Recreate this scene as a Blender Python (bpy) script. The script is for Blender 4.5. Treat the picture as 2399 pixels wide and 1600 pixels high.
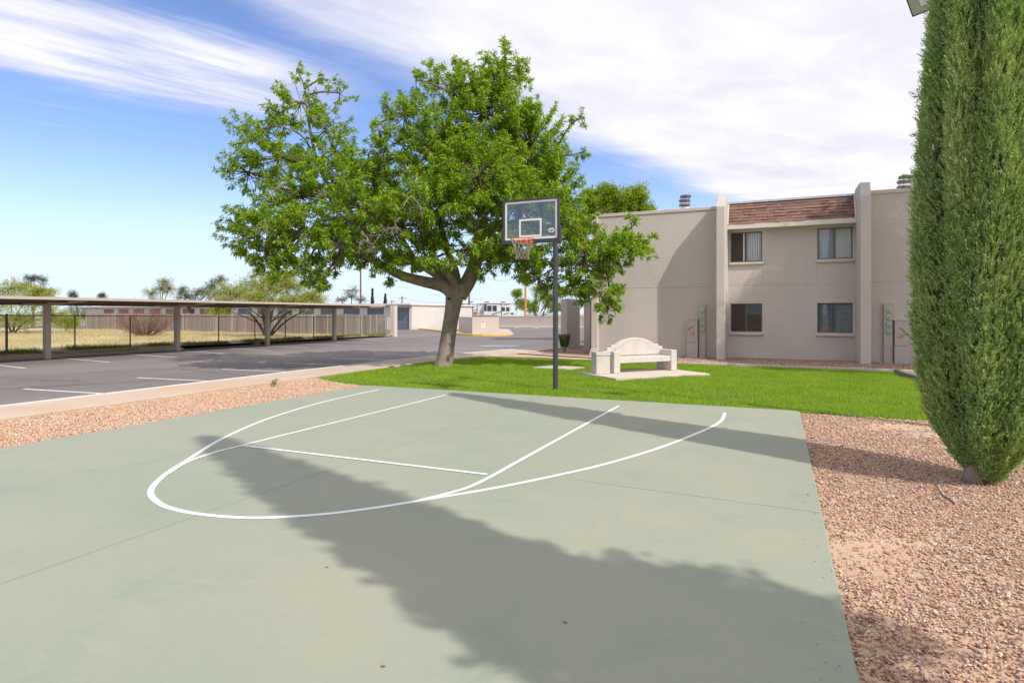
import bpy, bmesh, math, random
import numpy as np
from mathutils import Vector, Matrix

# ------------------------------------------------------------------ scene, camera, sky, sun
for o in list(bpy.data.objects):
    bpy.data.objects.remove(o)
S = bpy.context.scene
COL = S.collection
TH = 0.418                       # the plot's grid is turned 24 degrees from the view
CT, ST = math.cos(TH), math.sin(TH)
FPX, V0, EYE, CX = 1405.0, 736.0, 1.68, 1199.5

cam = bpy.data.cameras.new('camera')
cam.sensor_width = 36.0
cam.lens = FPX / 2399.0 * 36.0
cam.shift_y = -(800.0 - V0) / 2399.0
cam.clip_start = 0.05
cam.clip_end = 6000.0
camo = bpy.data.objects.new('camera', cam)
camo.location = (0, 0, EYE)
camo.rotation_euler = (math.radians(90), 0, TH)
COL.objects.link(camo)
S.camera = camo

SUN_EL = math.radians(48.0)
SHX, SHY = -0.920, 0.392         # ground direction in which shadows fall
sl = math.hypot(SHX, SHY); SHX /= sl; SHY /= sl

W = bpy.data.worlds.new('World')
S.world = W
W.use_nodes = True

def build_world():
    nt = W.node_tree
    N = nt.nodes
    L = nt.links
    for n in list(N):
        N.remove(n)
    out = N.new('ShaderNodeOutputWorld')
    bg = N.new('ShaderNodeBackground')
    bg.inputs['Strength'].default_value = 0.15
    sky = N.new('ShaderNodeTexSky')
    sky.sky_type = 'NISHITA'
    sky.sun_disc = False
    sky.sun_elevation = SUN_EL
    sky.sun_rotation = math.atan2(-SHX, -SHY)
    sky.altitude = 1200
    sky.air_density = 1.0
    sky.dust_density = 0.35
    sky.ozone_density = 2.0
    tc = N.new('ShaderNodeTexCoord')
    sep = N.new('ShaderNodeSeparateXYZ')
    L.new(tc.outputs['Generated'], sep.inputs[0])

    def m(op, a, b=None, c=None, clamp=False):
        n = N.new('ShaderNodeMath')
        n.operation = op
        n.use_clamp = clamp
        for i, v in enumerate((a, b, c)):
            if v is None:
                continue
            if isinstance(v, (int, float)):
                n.inputs[i].default_value = v
            else:
                L.new(v, n.inputs[i])
        return n.outputs[0]

    def smooth(v, lo, hi):
        n = N.new('ShaderNodeMapRange')
        n.interpolation_type = 'SMOOTHSTEP'
        L.new(v, n.inputs[0])
        n.inputs[1].default_value = lo
        n.inputs[2].default_value = hi
        n.inputs[3].default_value = 0.0
        n.inputs[4].default_value = 1.0
        return n.outputs[0]

    up = m('MAXIMUM', sep.outputs['Z'], 0.03)
    # cloud sheet seen on a flat layer overhead: plan position of the view ray
    ux = m('DIVIDE', sep.outputs['X'], up)
    uy = m('DIVIDE', sep.outputs['Y'], up)
    px = m('ADD', m('MULTIPLY', ux, CT), m('MULTIPLY', uy, ST))
    pz = m('ADD', m('MULTIPLY', ux, -ST), m('MULTIPLY', uy, CT))
    comb = N.new('ShaderNodeCombineXYZ')
    L.new(px, comb.inputs[0])
    L.new(pz, comb.inputs[1])

    def noise(scale, detail, rough, rot, stretch, off=(0, 0, 0), dist=0.0):
        mp = N.new('ShaderNodeMapping')
        mp.vector_type = 'TEXTURE'
        L.new(comb.outputs[0], mp.inputs[0])
        mp.inputs['Rotation'].default_value = (0, 0, rot)
        mp.inputs['Scale'].default_value = tuple(1.0 / v for v in stretch)
        mp.inputs['Location'].default_value = off
        n = N.new('ShaderNodeTexNoise')
        n.inputs['Scale'].default_value = scale
        n.inputs['Detail'].default_value = detail
        n.inputs['Roughness'].default_value = rough
        n.inputs['Distortion'].default_value = dist
        L.new(mp.outputs[0], n.inputs['Vector'])
        return n.outputs['Fac']

    big = noise(0.9, 5, 0.55, 0.6, (0.8, 1.1, 1), (3.1, 0.4, 0), 0.3)
    wisp = noise(1.7, 8, 0.60, 0.72, (0.42, 2.3, 1), (0.3, 5.0, 0), 0.4)
    fine = noise(2.6, 6, 0.58, 0.7, (0.7, 1.4, 1), (7.0, 1.0, 0), 0.6)
    b1 = m('MULTIPLY', m('SUBTRACT', big, 0.5), 1.1)
    w1 = m('MULTIPLY', m('SUBTRACT', wisp, 0.5), 1.7)
    # main bank to the right
    mb = m('SUBTRACT', m('SUBTRACT', m('ADD', px, 1.62), m('MULTIPLY', pz, 0.47)), m('MULTIPLY', m('MAXIMUM', m('SUBTRACT', pz, 2.5), 0.0), 0.34))
    mb = m('ADD', mb, m('ADD', m('MULTIPLY', b1, 0.7), m('MULTIPLY', w1, 0.30)))
    B = smooth(mb, -0.22, 0.48)
    # long streak to the left, running away from the viewer
    ca, sa = math.cos(0.70), math.sin(0.70)
    rx, rz = -1.50, 2.38
    al = m('ADD', m('MULTIPLY', m('ADD', px, -rx), ca), m('MULTIPLY', m('ADD', pz, -rz), sa))
    ac = m('ADD', m('MULTIPLY', m('ADD', px, -rx), -sa), m('MULTIPLY', m('ADD', pz, -rz), ca))
    ac2 = m('ADD', m('ABSOLUTE', m('ADD', ac, m('MULTIPLY', b1, 0.12))), m('MULTIPLY', w1, -0.30))
    A = m('MULTIPLY', m('SUBTRACT', 1.0, smooth(ac2, 0.16, 0.60)), m('SUBTRACT', 1.0, smooth(m('ADD', al, m('MULTIPLY', w1, 0.5)), 0.40, 1.0)))
    # thin wisps elsewhere
    C = m('MULTIPLY', smooth(m('ADD', wisp, m('MULTIPLY', b1, 0.25)), 0.60, 0.80), 0.45)
    A = m('MULTIPLY', A, m('ADD', 0.42, m('MULTIPLY', smooth(m('ADD', wisp, m('MULTIPLY', fine, 0.35)), 0.50, 0.80), 0.58)))
    cov = m('MAXIMUM', m('MAXIMUM', m('MULTIPLY', A, 1.0), m('MULTIPLY', B, 0.97)), C)
    cov = m('MULTIPLY', cov, smooth(sep.outputs['Z'], 0.02, 0.16))
    # low haze near the horizon
    hz = m('SUBTRACT', 1.0, smooth(sep.outputs['Z'], -0.01, 0.24))
    # cloud tone: thicker parts a little greyer
    tone = m('ADD', m('MULTIPLY', m('ADD', m('MULTIPLY', big, 0.75), m('MULTIPLY', fine, 0.35)), 0.55), 0.69)
    ccol = N.new('ShaderNodeMix')
    ccol.data_type = 'RGBA'
    ccol.inputs[6].default_value = (2.80, 2.75, 3.2, 1)
    ccol.inputs[7].default_value = (3.85, 3.8, 3.95, 1)
    L.new(m('SUBTRACT', m('MULTIPLY', tone, 6.0), 5.25, clamp=True), ccol.inputs[0])
    mix0 = N.new('ShaderNodeMix')
    mix0.data_type = 'RGBA'
    boost = N.new('ShaderNodeMix')
    boost.data_type = 'RGBA'
    boost.blend_type = 'MULTIPLY'
    boost.inputs[0].default_value = 1.0
    boost.inputs[7].default_value = SKY_GAIN
    L.new(sky.outputs[0], boost.inputs[6])
    L.new(boost.outputs[2], mix0.inputs[6])
    mix0.inputs[7].default_value = (2.75, 3.2, 3.75, 1)
    L.new(m('MULTIPLY', hz, 0.92), mix0.inputs[0])
    mix = N.new('ShaderNodeMix')
    mix.data_type = 'RGBA'
    L.new(mix0.outputs[2], mix.inputs[6])
    L.new(ccol.outputs[2], mix.inputs[7])
    L.new(cov, mix.inputs[0])
    L.new(mix.outputs[2], bg.inputs['Color'])
    L.new(bg.outputs[0], out.inputs[0])

SKY_GAIN = (0.66, 0.66, 0.78, 1)
build_world()

sun = bpy.data.lights.new('sun', 'SUN')
sun.energy = 2.2
sun.angle = math.radians(0.55)
sun.color = (1.0, 0.955, 0.89)
suno = bpy.data.objects.new('sun', sun)
suno.rotation_euler = Vector((SHX * math.cos(SUN_EL), SHY * math.cos(SUN_EL), -math.sin(SUN_EL))).to_track_quat('-Z', 'Y').to_euler()
COL.objects.link(suno)

S.view_settings.view_transform = 'Standard'
S.view_settings.look = 'None'
S.view_settings.gamma = 1.0
S.view_settings.exposure = 0.88
S.view_settings.use_curve_mapping = False
S.render.engine = 'CYCLES'

# ------------------------------------------------------------------ helpers
def G(u, v, z=0.0):
    """photo pixel (2399x1600) -> point on the level plane z"""
    Z = FPX * (EYE - z) / (v - V0)
    X = (u - CX) * Z / FPX
    return (X * CT - Z * ST, X * ST + Z * CT)

def onY(u, v, y):
    a = (u - CX) / FPX
    k = y / (a * ST + CT)
    return ((a * CT - ST) * k, EYE - (v - V0) / FPX * k)

def cam2w(X, Z):
    return (X * CT - Z * ST, X * ST + Z * CT)

def atZ(u, v, Z):
    """photo pixel at distance Z along the view axis -> world point"""
    X = (u - CX) / FPX * Z
    x, y = cam2w(X, Z)
    return (x, y, EYE - (v - V0) / FPX * Z)

DSC = 2399.0 / 2351.0

def tag(o, label=None, cat=None, group=None, kind=None):
    if label: o['label'] = label
    if cat: o['category'] = cat
    if group: o['group'] = group
    if kind: o['kind'] = kind
    return o

def thing(name, loc, label, cat, group=None, rotz=0.0):
    o = bpy.data.objects.new(name, None)
    o.empty_display_size = 0.2
    o.location = loc
    o.rotation_euler = (0, 0, rotz)
    COL.objects.link(o)
    return tag(o, label, cat, group)

def link_mesh(name, me, mat, parent=None, loc=None, rotz=None):
    o = bpy.data.objects.new(name, me)
    if mat is not None and len(me.materials) == 0:
        me.materials.append(mat)
    COL.objects.link(o)
    if parent is not None:
        o.parent = parent
    if loc is not None: o.location = loc
    if rotz is not None: o.rotation_euler = (0, 0, rotz)
    return o

def abs_loc(p):
    l = Vector((0, 0, 0))
    while p is not None:
        l = l + p.location
        p = p.parent
    return l

class MB:
    """collects shapes into one mesh"""
    def __init__(self):
        self.v = []
        self.f = []
    def box(self, x0, x1, y0, y1, z0, z1):
        b = len(self.v)
        self.v += [(x0, y0, z0), (x1, y0, z0), (x1, y1, z0), (x0, y1, z0), (x0, y0, z1), (x1, y0, z1), (x1, y1, z1), (x0, y1, z1)]
        self.f += [tuple(b + i for i in q) for q in ((0, 3, 2, 1), (4, 5, 6, 7), (0, 1, 5, 4), (1, 2, 6, 5), (2, 3, 7, 6), (3, 0, 4, 7))]
        return self
    def obox(self, p, ax, ay, L, D, z0, z1):
        """box from corner p along unit plan vectors ax (length L) and ay (length D)"""
        b = len(self.v)
        c = [(p[0], p[1]), (p[0] + ax[0] * L, p[1] + ax[1] * L), (p[0] + ax[0] * L + ay[0] * D, p[1] + ax[1] * L + ay[1] * D), (p[0] + ay[0] * D, p[1] + ay[1] * D)]
        self.v += [(x, y, z0) for x, y in c] + [(x, y, z1) for x, y in c]
        self.f += [tuple(b + i for i in q) for q in ((0, 3, 2, 1), (4, 5, 6, 7), (0, 1, 5, 4), (1, 2, 6, 5), (2, 3, 7, 6), (3, 0, 4, 7))]
        return self
    def prism(self, poly, z0, z1):
        b = len(self.v); n = len(poly)
        self.v += [(x, y, z0) for x, y in poly] + [(x, y, z1) for x, y in poly]
        self.f += [tuple(b + i for i in range(n))[::-1], tuple(b + n + i for i in range(n))]
        self.f += [(b + i, b + (i + 1) % n, b + n + (i + 1) % n, b + n + i) for i in range(n)]
        return self
    def extrude_y(self, poly, y0, y1):
        """profile in x,z pushed along y"""
        b = len(self.v); n = len(poly)
        self.v += [(x, y0, z) for x, z in poly] + [(x, y1, z) for x, z in poly]
        self.f += [tuple(b + i for i in range(n)), tuple(b + n + i for i in range(n))[::-1]]
        self.f += [(b + (i + 1) % n, b + i, b + n + i, b + n + (i + 1) % n) for i in range(n)]
        return self
    def extrude_x(self, poly, x0, x1):
        """profile in y,z pushed along x"""
        b = len(self.v); n = len(poly)
        self.v += [(x0, y, z) for y, z in poly] + [(x1, y, z) for y, z in poly]
        self.f += [tuple(b + i for i in range(n))[::-1], tuple(b + n + i for i in range(n))]
        self.f += [(b + i, b + (i + 1) % n, b + n + (i + 1) % n, b + n + i) for i in range(n)]
        return self
    def sheet(self, poly, z):
        b = len(self.v)
        self.v += [(x, y, z) for x, y in poly]
        self.f += [tuple(range(b, b + len(poly)))]
        return self
    def strip(self, pts, w, z, closed=False):
        """flat ribbon of width w along a plan polyline"""
        n = len(pts)
        b = len(self.v)
        for i, p in enumerate(pts):
            a = pts[max(i - 1, 0)]; c = pts[min(i + 1, n - 1)]
            t = Vector((c[0] - a[0], c[1] - a[1])); t.normalize()
            nx, ny = -t.y, t.x
            zz = z if not hasattr(z, '__len__') else z[i]
            self.v += [(p[0] + nx * w / 2, p[1] + ny * w / 2, zz), (p[0] - nx * w / 2, p[1] - ny * w / 2, zz)]
        for i in range(n - 1):
            q = b + 2 * i
            self.f.append((q, q + 1, q + 3, q + 2))
        return self
    def tube(self, pts, rad, n=6, cap=True):
        P = [Vector(p) for p in pts]
        m = len(P)
        if not hasattr(rad, '__len__'):
            rad = [rad] * m
        b = len(self.v)
        ref = None
        for i in range(m):
            t = (P[min(i + 1, m - 1)] - P[max(i - 1, 0)])
            if t.length < 1e-9: t = Vector((0, 0, 1))
            t.normalize()
            if ref is None:
                ref = Vector((1, 0, 0)) if abs(t.x) < 0.8 else Vector((0, 1, 0))
            u = ref - t * ref.dot(t)
            if u.length < 1e-6:
                u = Vector((0, 1, 0)) - t * t.y
            u.normalize()
            ref = u
            w = t.cross(u)
            for k in range(n):
                a = 2 * math.pi * k / n
                self.v.append(tuple(P[i] + (u * math.cos(a) + w * math.sin(a)) * rad[i]))
        for i in range(m - 1):
            for k in range(n):
                k2 = (k + 1) % n
                self.f.append((b + i * n + k, b + i * n + k2, b + (i + 1) * n + k2, b + (i + 1) * n + k))
        if cap:
            self.f.append(tuple(b + k for k in range(n))[::-1])
            self.f.append(tuple(b + (m - 1) * n + k for k in range(n)))
        return self
    def lathe(self, prof, c=(0, 0), n=16):
        b = len(self.v)
        for r, z in prof:
            for k in range(n):
                a = 2 * math.pi * k / n
                self.v.append((c[0] + r * math.cos(a), c[1] + r * math.sin(a), z))
        for i in range(len(prof) - 1):
            for k in range(n):
                k2 = (k + 1) % n
                self.f.append((b + i * n + k, b + i * n + k2, b + (i + 1) * n + k2, b + (i + 1) * n + k))
        self.f.append(tuple(b + k for k in range(n))[::-1])
        self.f.append(tuple(b + (len(prof) - 1) * n + k for k in range(n)))
        return self
    def mesh(self, name, off=(0, 0, 0), bevel=0.0, seg=2, smooth=False, recalc=True):
        me = bpy.data.meshes.new(name)
        me.from_pydata([(x - off[0], y - off[1], z - off[2]) for x, y, z in self.v], [], self.f)
        if bevel > 0 or recalc:
            bm = bmesh.new(); bm.from_mesh(me)
            bmesh.ops.recalc_face_normals(bm, faces=bm.faces)
            if bevel > 0:
                es = [e for e in bm.edges if len(e.link_faces) == 2 and e.calc_face_angle(0) > 0.5]
                bmesh.ops.bevel(bm, geom=es, offset=bevel, segments=seg, profile=0.6, affect='EDGES', clamp_overlap=True)
            bm.to_mesh(me); bm.free()
        if smooth:
            for p in me.polygons: p.use_smooth = True
        return me
    def build(self, name, mat, parent=None, bevel=0.0, seg=2, smooth=False, recalc=True):
        off = abs_loc(parent) if parent is not None else (0, 0, 0)
        return link_mesh(name, self.mesh(name, off, bevel, seg, smooth, recalc), mat, parent)

def np_mesh(name, V, F, smooth=False):
    """V (n,3), F (m,k) with k = 3 or 4"""
    V = np.ascontiguousarray(V, dtype=np.float32); F = np.ascontiguousarray(F, dtype=np.int32)
    me = bpy.data.meshes.new(name)
    k = F.shape[1]
    me.vertices.add(len(V)); me.vertices.foreach_set('co', V.ravel())
    me.loops.add(F.size); me.loops.foreach_set('vertex_index', F.ravel())
    me.polygons.add(len(F))
    me.polygons.foreach_set('loop_start', np.arange(0, F.size, k, dtype=np.int32))
    me.polygons.foreach_set('loop_total', np.full(len(F), k, dtype=np.int32))
    if smooth:
        me.polygons.foreach_set('use_smooth', np.ones(len(F), dtype=bool))
    me.update(calc_edges=True)
    return me

def copy_tree(o, parent=None):
    c = o.copy()
    COL.objects.link(c)
    c.parent = parent
    for ch in list(o.children):
        copy_tree(ch, c)
    return c

# ------------------------------------------------------------------ materials
MATS = {}
def mat(name, c1, c2=None, scale=4.0, rough=0.8, bump=0.0, bscale=60.0, detail=5.0, c3=None, scale3=0.6, metal=0.0, spec=0.35, bdist=0.01, lo=0.35, hi=0.65, stretch=None):
    """procedural surface: two colours mixed by noise, an optional third by a broad noise, fine relief"""
    if name in MATS: return MATS[name]
    m = bpy.data.materials.new(name); m.use_nodes = True
    nt = m.node_tree; N = nt.nodes; L = nt.links
    b = N['Principled BSDF']
    b.inputs['Roughness'].default_value = rough
    b.inputs['Metallic'].default_value = metal
    b.inputs['Specular IOR Level'].default_value = spec
    tc = N.new('ShaderNodeTexCoord')
    vec = tc.outputs['Object']
    if stretch:
        mp = N.new('ShaderNodeMapping'); mp.inputs['Scale'].default_value = stretch
        L.new(vec, mp.inputs[0]); vec = mp.outputs[0]
    def noise(s, d=detail, r=0.6):
        n = N.new('ShaderNodeTexNoise'); n.inputs['Scale'].default_value = s; n.inputs['Detail'].default_value = d; n.inputs['Roughness'].default_value = r
        L.new(vec, n.inputs['Vector']); return n.outputs['Fac']
    def ramp(f, a, z):
        r = N.new('ShaderNodeMapRange'); L.new(f, r.inputs[0]); r.inputs[1].default_value = a; r.inputs[2].default_value = z; return r.outputs[0]
    def mix(f, a, bb):
        x = N.new('ShaderNodeMix'); x.data_type = 'RGBA'; L.new(f, x.inputs[0])
        for i, v in ((6, a), (7, bb)):
            if isinstance(v, tuple): x.inputs[i].default_value = (*v, 1)
            else: L.new(v, x.inputs[i])
        return x.outputs[2]
    if c2 is None:
        c2 = tuple(min(1, x * 0.9) for x in c1)
    col = mix(ramp(noise(scale), lo, hi), c1, c2)
    if c3 is not None:
        col = mix(ramp(noise(scale3, 4.0, 0.55), 0.42, 0.66), col, c3)
    L.new(col, b.inputs['Base Color'])
    if bump > 0:
        bp = N.new('ShaderNodeBump'); bp.inputs['Strength'].default_value = bump; bp.inputs['Distance'].default_value = bdist
        L.new(noise(bscale, 4.0, 0.6), bp.inputs['Height']); L.new(bp.outputs[0], b.inputs['Normal'])
    MATS[name] = m
    return m

def island_mat(name, cols, rough=0.6, interp='LINEAR', trans=0.0, spec=0.3, tcol=None, noise_scale=None, ncol=None):
    """each loose piece takes its own colour out of a list; optional translucency for leaves"""
    m = bpy.data.materials.new(name); m.use_nodes = True
    nt = m.node_tree; N = nt.nodes; L = nt.links
    b = N['Principled BSDF']; out = N['Material Output']
    b.inputs['Roughness'].default_value = rough
    b.inputs['Specular IOR Level'].default_value = spec
    g = N.new('ShaderNodeNewGeometry')
    r = N.new('ShaderNodeValToRGB'); r.color_ramp.interpolation = interp
    e = r.color_ramp.elements
    for i, c in enumerate(cols):
        p = i / (len(cols) - 1)
        if i < 2: el = e[i]; el.position = p if i == 0 else (1.0 if len(cols) == 2 else p)
        else: el = e.new(p)
        el.color = (*c, 1)
    L.new(g.outputs['Random Per Island'], r.inputs[0])
    col = r.outputs[0]
    if noise_scale:
        tc = N.new('ShaderNodeTexCoord')
        n = N.new('ShaderNodeTexNoise'); n.inputs['Scale'].default_value = noise_scale; n.inputs['Detail'].default_value = 3
        L.new(tc.outputs['Object'], n.inputs['Vector'])
        mr = N.new('ShaderNodeMapRange'); mr.inputs[1].default_value = 0.40; mr.inputs[2].default_value = 0.66
        L.new(n.outputs['Fac'], mr.inputs[0])
        x = N.new('ShaderNodeMix'); x.data_type = 'RGBA'; L.new(mr.outputs[0], x.inputs[0]); L.new(col, x.inputs[6]); x.inputs[7].default_value = (*ncol, 1)
        # keep the pieces' own variety
        y = N.new('ShaderNodeMix'); y.data_type = 'RGBA'; y.inputs[0].default_value = 0.55; L.new(col, y.inputs[6]); L.new(x.outputs[2], y.inputs[7])
        col = y.outputs[2]
    L.new(col, b.inputs['Base Color'])
    if trans > 0:
        t = N.new('ShaderNodeBsdfTranslucent')
        if tcol:
            mm = N.new('ShaderNodeMix'); mm.data_type = 'RGBA'; mm.blend_type = 'MULTIPLY'; mm.inputs[0].default_value = 1.0
            L.new(col, mm.inputs[6]); mm.inputs[7].default_value = (*tcol, 1); L.new(mm.outputs[2], t.inputs['Color'])
        else:
            L.new(col, t.inputs['Color'])
        ms = N.new('ShaderNodeMixShader'); ms.inputs[0].default_value = trans
        L.new(b.outputs[0], ms.inputs[1]); L.new(t.outputs[0], ms.inputs[2]); L.new(ms.outputs[0], out.inputs[0])
    MATS[name] = m
    return m

def glass_mat(name, tint=(1, 1, 1), refl=0.06, rough=0.0, haze=0.0, hcol=(0.5, 0.5, 0.5)):
    m = bpy.data.materials.new(name); m.use_nodes = True
    nt = m.node_tree; N = nt.nodes; L = nt.links
    N.remove(N['Principled BSDF']); out = N['Material Output']
    t = N.new('ShaderNodeBsdfTransparent'); t.inputs[0].default_value = (*tint, 1)
    gl = N.new('ShaderNodeBsdfGlossy'); gl.inputs['Roughness'].default_value = rough
    fr = N.new('ShaderNodeFresnel'); fr.inputs['IOR'].default_value = 1.5
    a = N.new('ShaderNodeMath'); a.operation = 'ADD'; a.use_clamp = True; a.inputs[1].default_value = refl
    L.new(fr.outputs[0], a.inputs[0])
    x = N.new('ShaderNodeMixShader'); L.new(a.outputs[0], x.inputs[0]); L.new(t.outputs[0], x.inputs[1]); L.new(gl.outputs[0], x.inputs[2])
    res = x.outputs[0]
    if haze > 0:
        d = N.new('ShaderNodeBsdfDiffuse'); d.inputs[0].default_value = (*hcol, 1)
        y = N.new('ShaderNodeMixShader'); y.inputs[0].default_value = haze; L.new(res, y.inputs[1]); L.new(d.outputs[0], y.inputs[2]); res = y.outputs[0]
    L.new(res, out.inputs[0])
    MATS[name] = m
    return m
# ------------------------------------------------------------------ surfaces
def court_mat():
    m = bpy.data.materials.new('court_paint'); m.use_nodes = True
    nt = m.node_tree; N = nt.nodes; L = nt.links; b = N['Principled BSDF']
    b.inputs['Roughness'].default_value = 0.72; b.inputs['Specular IOR Level'].default_value = 0.3
    tc = N.new('ShaderNodeTexCoord')
    def noise(s, d=5, r=.6, st=None, dist=0.0):
        v = tc.outputs['Object']
        if st:
            mp = N.new('ShaderNodeMapping'); mp.inputs['Scale'].default_value = st; mp.inputs['Rotation'].default_value = (0, 0, .5); L.new(v, mp.inputs[0]); v = mp.outputs[0]
        n = N.new('ShaderNodeTexNoise'); n.inputs['Scale'].default_value = s; n.inputs['Detail'].default_value = d; n.inputs['Roughness'].default_value = r; n.inputs['Distortion'].default_value = dist
        L.new(v, n.inputs['Vector']); return n.outputs['Fac']
    def mr(f, a, z, o=1.0):
        r = N.new('ShaderNodeMapRange'); L.new(f, r.inputs[0]); r.inputs[1].default_value = a; r.inputs[2].default_value = z; r.inputs[4].default_value = o; return r.outputs[0]
    def mix(f, a, c):
        x = N.new('ShaderNodeMix'); x.data_type = 'RGBA'; L.new(f, x.inputs[0])
        if isinstance(a, tuple): x.inputs[6].default_value = (*a, 1)
        else: L.new(a, x.inputs[6])
        x.inputs[7].default_value = (*c, 1); return x.outputs[2]
    col = mix(mr(noise(.45, 7, .62), .36, .66), (0.322, 0.320, 0.248), (0.268, 0.304, 0.230))
    col = mix(mr(noise(1.3, 8, .66, None, .6), .54, .72, .6), col, (0.215, 0.285, 0.210))      # greener coat showing through
    col = mix(mr(noise(.8, 8, .7, (1, 2.4, 1), .8), .57, .74, .6), col, (0.365, 0.335, 0.275))   # dusty film
    col = mix(mr(noise(9, 6, .7, (1, 3.5, 1)), .58, .78, .6), col, (0.385, 0.38, 0.315))        # scuffs
    col = mix(mr(noise(48, 3, .6), .66, .78, .55), col, (0.41, 0.40, 0.34))                      # pale grit
    col = mix(mr(noise(33, 3, .6), .69, .80, .6), col, (0.19, 0.20, 0.155))                      # dark specks
    L.new(col, b.inputs['Base Color'])
    bp = N.new('ShaderNodeBump'); bp.inputs['Strength'].default_value = .35; bp.inputs['Distance'].default_value = .004
    L.new(noise(120, 3), bp.inputs['Height']); L.new(bp.outputs[0], b.inputs['Normal'])
    return m
m_court = court_mat()
m_edge = mat('court_edge', (0.46, 0.40, 0.33), (0.36, 0.32, 0.27), scale=8)
m_white = mat('white_line_paint', (0.78, 0.78, 0.77), (0.50, 0.51, 0.45), scale=16, rough=0.6, lo=0.60, hi=0.74)
m_stall = mat('worn_white_paint', (0.74, 0.72, 0.70), (0.40, 0.38, 0.37), scale=14, rough=0.8, lo=0.45, hi=0.75)
m_asph = mat('asphalt', (0.180, 0.156, 0.150), (0.148, 0.128, 0.125), scale=1.1, rough=0.9, bump=0.6, bscale=90, c3=(0.220, 0.190, 0.178), scale3=0.16, stretch=(1.0, 0.45, 1))
m_conc = mat('sidewalk_concrete', (0.55, 0.45, 0.365), (0.49, 0.395, 0.32), scale=1.6, rough=0.85, bump=0.25, bscale=70, c3=(0.50, 0.36, 0.25), scale3=0.35)
m_curb = mat('curb_face', (0.70, 0.66, 0.61), (0.56, 0.52, 0.48), scale=5, rough=0.8)
m_yellow = mat('yellow_curb_paint', (0.66, 0.47, 0.07), (0.55, 0.38, 0.08), scale=5, rough=0.7)
m_isl = mat('island_concrete', (0.52, 0.42, 0.36), (0.45, 0.36, 0.31), scale=1.2)
m_dirt = mat('desert_soil', (0.50, 0.345, 0.235), (0.44, 0.295, 0.195), scale=2.0, rough=0.95, bump=0.5, bscale=45, c3=(0.56, 0.395, 0.265), scale3=0.5)
m_bed = mat('bed_soil', (0.34, 0.20, 0.14), (0.27, 0.155, 0.11), scale=3.0, rough=0.95, bump=0.5, bscale=60)
m_far = mat('far_ground', (0.36, 0.27, 0.17), (0.30, 0.235, 0.15), scale=0.08, rough=0.95, c3=(0.22, 0.22, 0.11), scale3=0.03)
m_field = mat('dry_field', (0.62, 0.50, 0.31), (0.54, 0.44, 0.27), scale=0.7, rough=0.95, bump=0.6, bscale=25, c3=(0.52, 0.45, 0.24), scale3=0.22)
m_turf = mat('turf_soil', (0.09, 0.13, 0.03), (0.06, 0.10, 0.025), scale=3.0, rough=0.95)
m_pad = mat('pad_concrete', (0.60, 0.50, 0.43), (0.54, 0.45, 0.385), scale=2.5, rough=0.85, bump=0.2, bscale=60)
m_joint = mat('joint_dark', (0.20, 0.215, 0.16), (0.28, 0.30, 0.23), scale=9, rough=0.95)  # darker tone of the court's control joints and cracks

def poly_obj(name, poly, z, m, kind='structure'):
    o = MB().sheet(poly, z).build(name, m, recalc=False)
    return tag(o, kind=kind)

g = MB().sheet([(-3500, -3500), (3500, -3500), (3500, 3500), (-3500, 3500)], -0.30).build('ground', m_far, recalc=False)
tag(g, kind='structure')

LOTZ = -0.10
# ---- kerb line along the parking lot
KERB = [(-12.95, -14.0), (-12.95, 4.0), (-12.97, 10.0), (-13.0, 14.0), (-12.75, 18.0), (-12.45, 22.0), (-11.75, 25.5), (-11.1, 28.5), (-10.2, 34.0), (-9.9, 42.0), (-9.9, 70.0)]
INNER = [(-11.3, -14.0), (-11.3, 4.0), (-11.35, 10.0), (-11.35, 14.0), (-11.2, 18.0), (-10.8, 20.6), (-10.2, 23.4), (-9.9, 26.0), (-9.4, 34.0), (-9.3, 42.0), (-9.3, 70.0)]
lotpoly = [(-28.6, -14.0)] + [(x - 0.06, y) for x, y in KERB] + [(6, 70.0), (6, 76.0), (-100, 76.0), (-100, 39.7), (-28.6, 39.7)]
lot = poly_obj('parking_lot', lotpoly, LOTZ, m_asph)

# stall lines nearest the walk and under the carport
def flat_line(name, a, b, w, z, m, parent):
    return MB().strip([a, b], w, z).build(name, m, parent, recalc=False)
for y in (5.75, 8.5, 11.25, 14.05, 16.75, 19.3, 22.0, 24.7, 27.4):
    x1 = -13.05 if y < 18 else (-12.6 if y < 22.5 else (-12.0 if y < 26 else -11.5))
    flat_line('stall_line', (-16.4, y - 0.18), (x1, y + 0.12), 0.10, LOTZ + 0.004, m_stall, lot)
for y in (8.9, 11.7, 14.4, 17.1, 19.6, 22.1, 24.7, 27.4, 30.2, 33.0):
    flat_line('stall_line', (-27.6, y + 0.55), (-22.6, y - 0.18), 0.10, LOTZ + 0.004, m_stall, lot)
for i in range(9):
    x = -36 + i * 2.75
    flat_line('stall_line', (x, 69.5), (x - 1.6, 74.9), 0.14, LOTZ + 0.004, m_stall, lot)
m_blue = mat('blue_bay_paint', (0.20, 0.30, 0.52), (0.34, 0.40, 0.52), scale=3, lo=0.4, hi=0.7)
bay = MB().sheet([(-15.3, 29.2), (-13.4, 30.3), (-13.3, 31.5), (-15.2, 30.4)], LOTZ + 0.004).build('painted_bay_symbol', m_blue, lot, recalc=False)
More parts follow.
